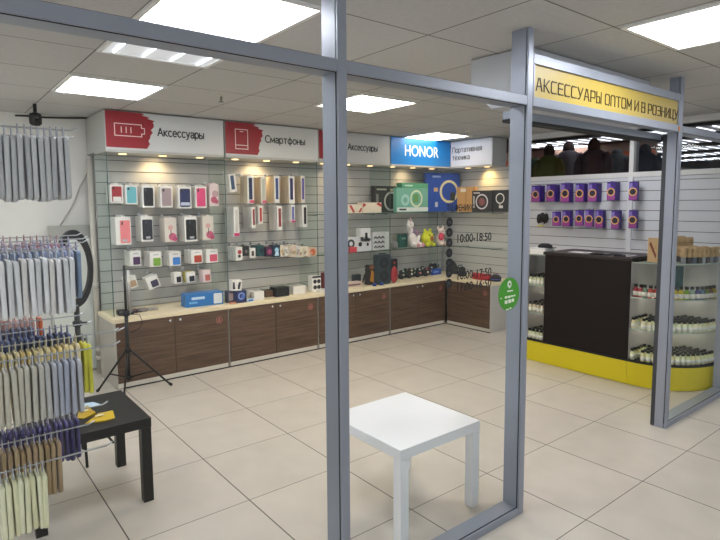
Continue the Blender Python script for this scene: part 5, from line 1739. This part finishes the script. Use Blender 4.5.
part('yellow_tag', MB().box(5.0, 5.02, pp.y - .02, pp.y + .04, pp.z - .085, pp.z - .072), M('#c9c22e'), T)
part('string', MB().tube([(5.05, pp.y, pp.z + .055), (5.098, pp.y, pp.z + .075)], .003, 6), BLACK, T)

# ================================================================ clothes shop behind the smoked glass
struct('wall_clothes_shop', MB().box(6.9, 6.96, .15, 2.46, 0, CEIL), mat('#b9a593', .8))
struct('trim_orange_lit', MB().box(6.78, 6.899, .15, 2.46, 2.05, 2.22), mat('#c2633c', .6, emit='#c2633c', es=.15))  # orange light on the bulkhead, put into its colour and a weak glow
def jacket(px, py_top, py_sh, hw, c, lab, hood=None, x=5.62):
    top, sh = W(px, py_top, 'x', x), W(px, py_sh, 'x', x)
    e = W(px + hw, py_sh, 'x', x)
    a = abs(e.y - sh.y)
    cy, z = sh.y, sh.z
    T = thing('jacket', lab, 'jacket', (x, cy, z - .75), 'jackets on stands behind the smoked glass')
    m_ = mat(c, .8, noise=.08)
    part('torso', MB().rings([(x, cy, z - .62, .13, a * .72), (x, cy, z - .35, .14, a * .78), (x, cy, z - .12, .14, a * .86), (x, cy, z - .05, .125, a * .82), (x, cy, z, .10, a * .62), (x, cy, z + .035, .07, a * .32), (x, cy, z + .05, .05, a * .2)], 22), m_, T)
    for s_ in (-1, 1):
        part('sleeve', MB().tube([(x, cy + s_ * a * .66, z - .035), (x, cy + s_ * a * .92, z - .12), (x - .02, cy + s_ * a * 1.0, z - .35), (x - .04, cy + s_ * a * .98, z - .58)], [.06, .065, .058, .05], 12), m_, T)
    hc = hood or c
    h = max(top.z - z - .01, .05)
    part('hood', MB().rings([(x, cy, z + .02, .075, a * .38), (x, cy, z + .02 + h * .4, .085, a * .36), (x, cy, z + .02 + h * .75, .07, a * .28), (x, cy, z + .02 + h, .03, a * .1)], 16), mat(hc, .9, noise=.1), T)
    part('stand_pole', MB().cyl((x, cy, .03), (x, cy, z - .6), .014, 10), STEEL, T)
    part('stand_base', MB().lathe([(.16, 0), (.16, .012), (.03, .03), (.0, .031)], (x, cy, 0), 20), STEEL, T)


jacket(535, 158, 163, 10, '#46553c', 'dark green jacket at the far left behind the smoked glass', x=6.1)
jacket(549, 144.5, 158, 12, '#7a7f2e', 'olive green jacket with a furry hood behind the smoked glass', '#4a3424')
jacket(568.5, 142, 153, 14, '#857a80', 'grey mauve hooded jacket, second from the left behind the smoked glass', '#4c3a34', x=6.1)
jacket(594, 139, 152, 15, '#5c4448', 'dark maroon jacket with brown hood in the middle of the smoked glass', '#5a3326')
jacket(617, 150, 156, 14, '#5c6062', 'charcoal jacket left of the glazing bar', x=6.1)
jacket(645, 145, 155, 15, '#525861', 'dark slate jacket right of the glazing bar')

# ================================================================ light and view
wd = bpy.data.worlds.new('world'); SC.world = wd
wd.use_nodes = True
wd.node_tree.nodes['Background'].inputs[0].default_value = (.94, .97, 1.0, 1)
wd.node_tree.nodes['Background'].inputs[1].default_value = .8
vs = SC.view_settings
vs.view_transform = 'Standard'
vs.look = 'None'
vs.gamma = 1
vs.use_curve_mapping = False
vs.exposure = .34
SC.cycles.use_denoising = True
SC.cycles.transparent_max_bounces = 40
SC.cycles.max_bounces = 10
SC.cycles.sample_clamp_indirect = 6
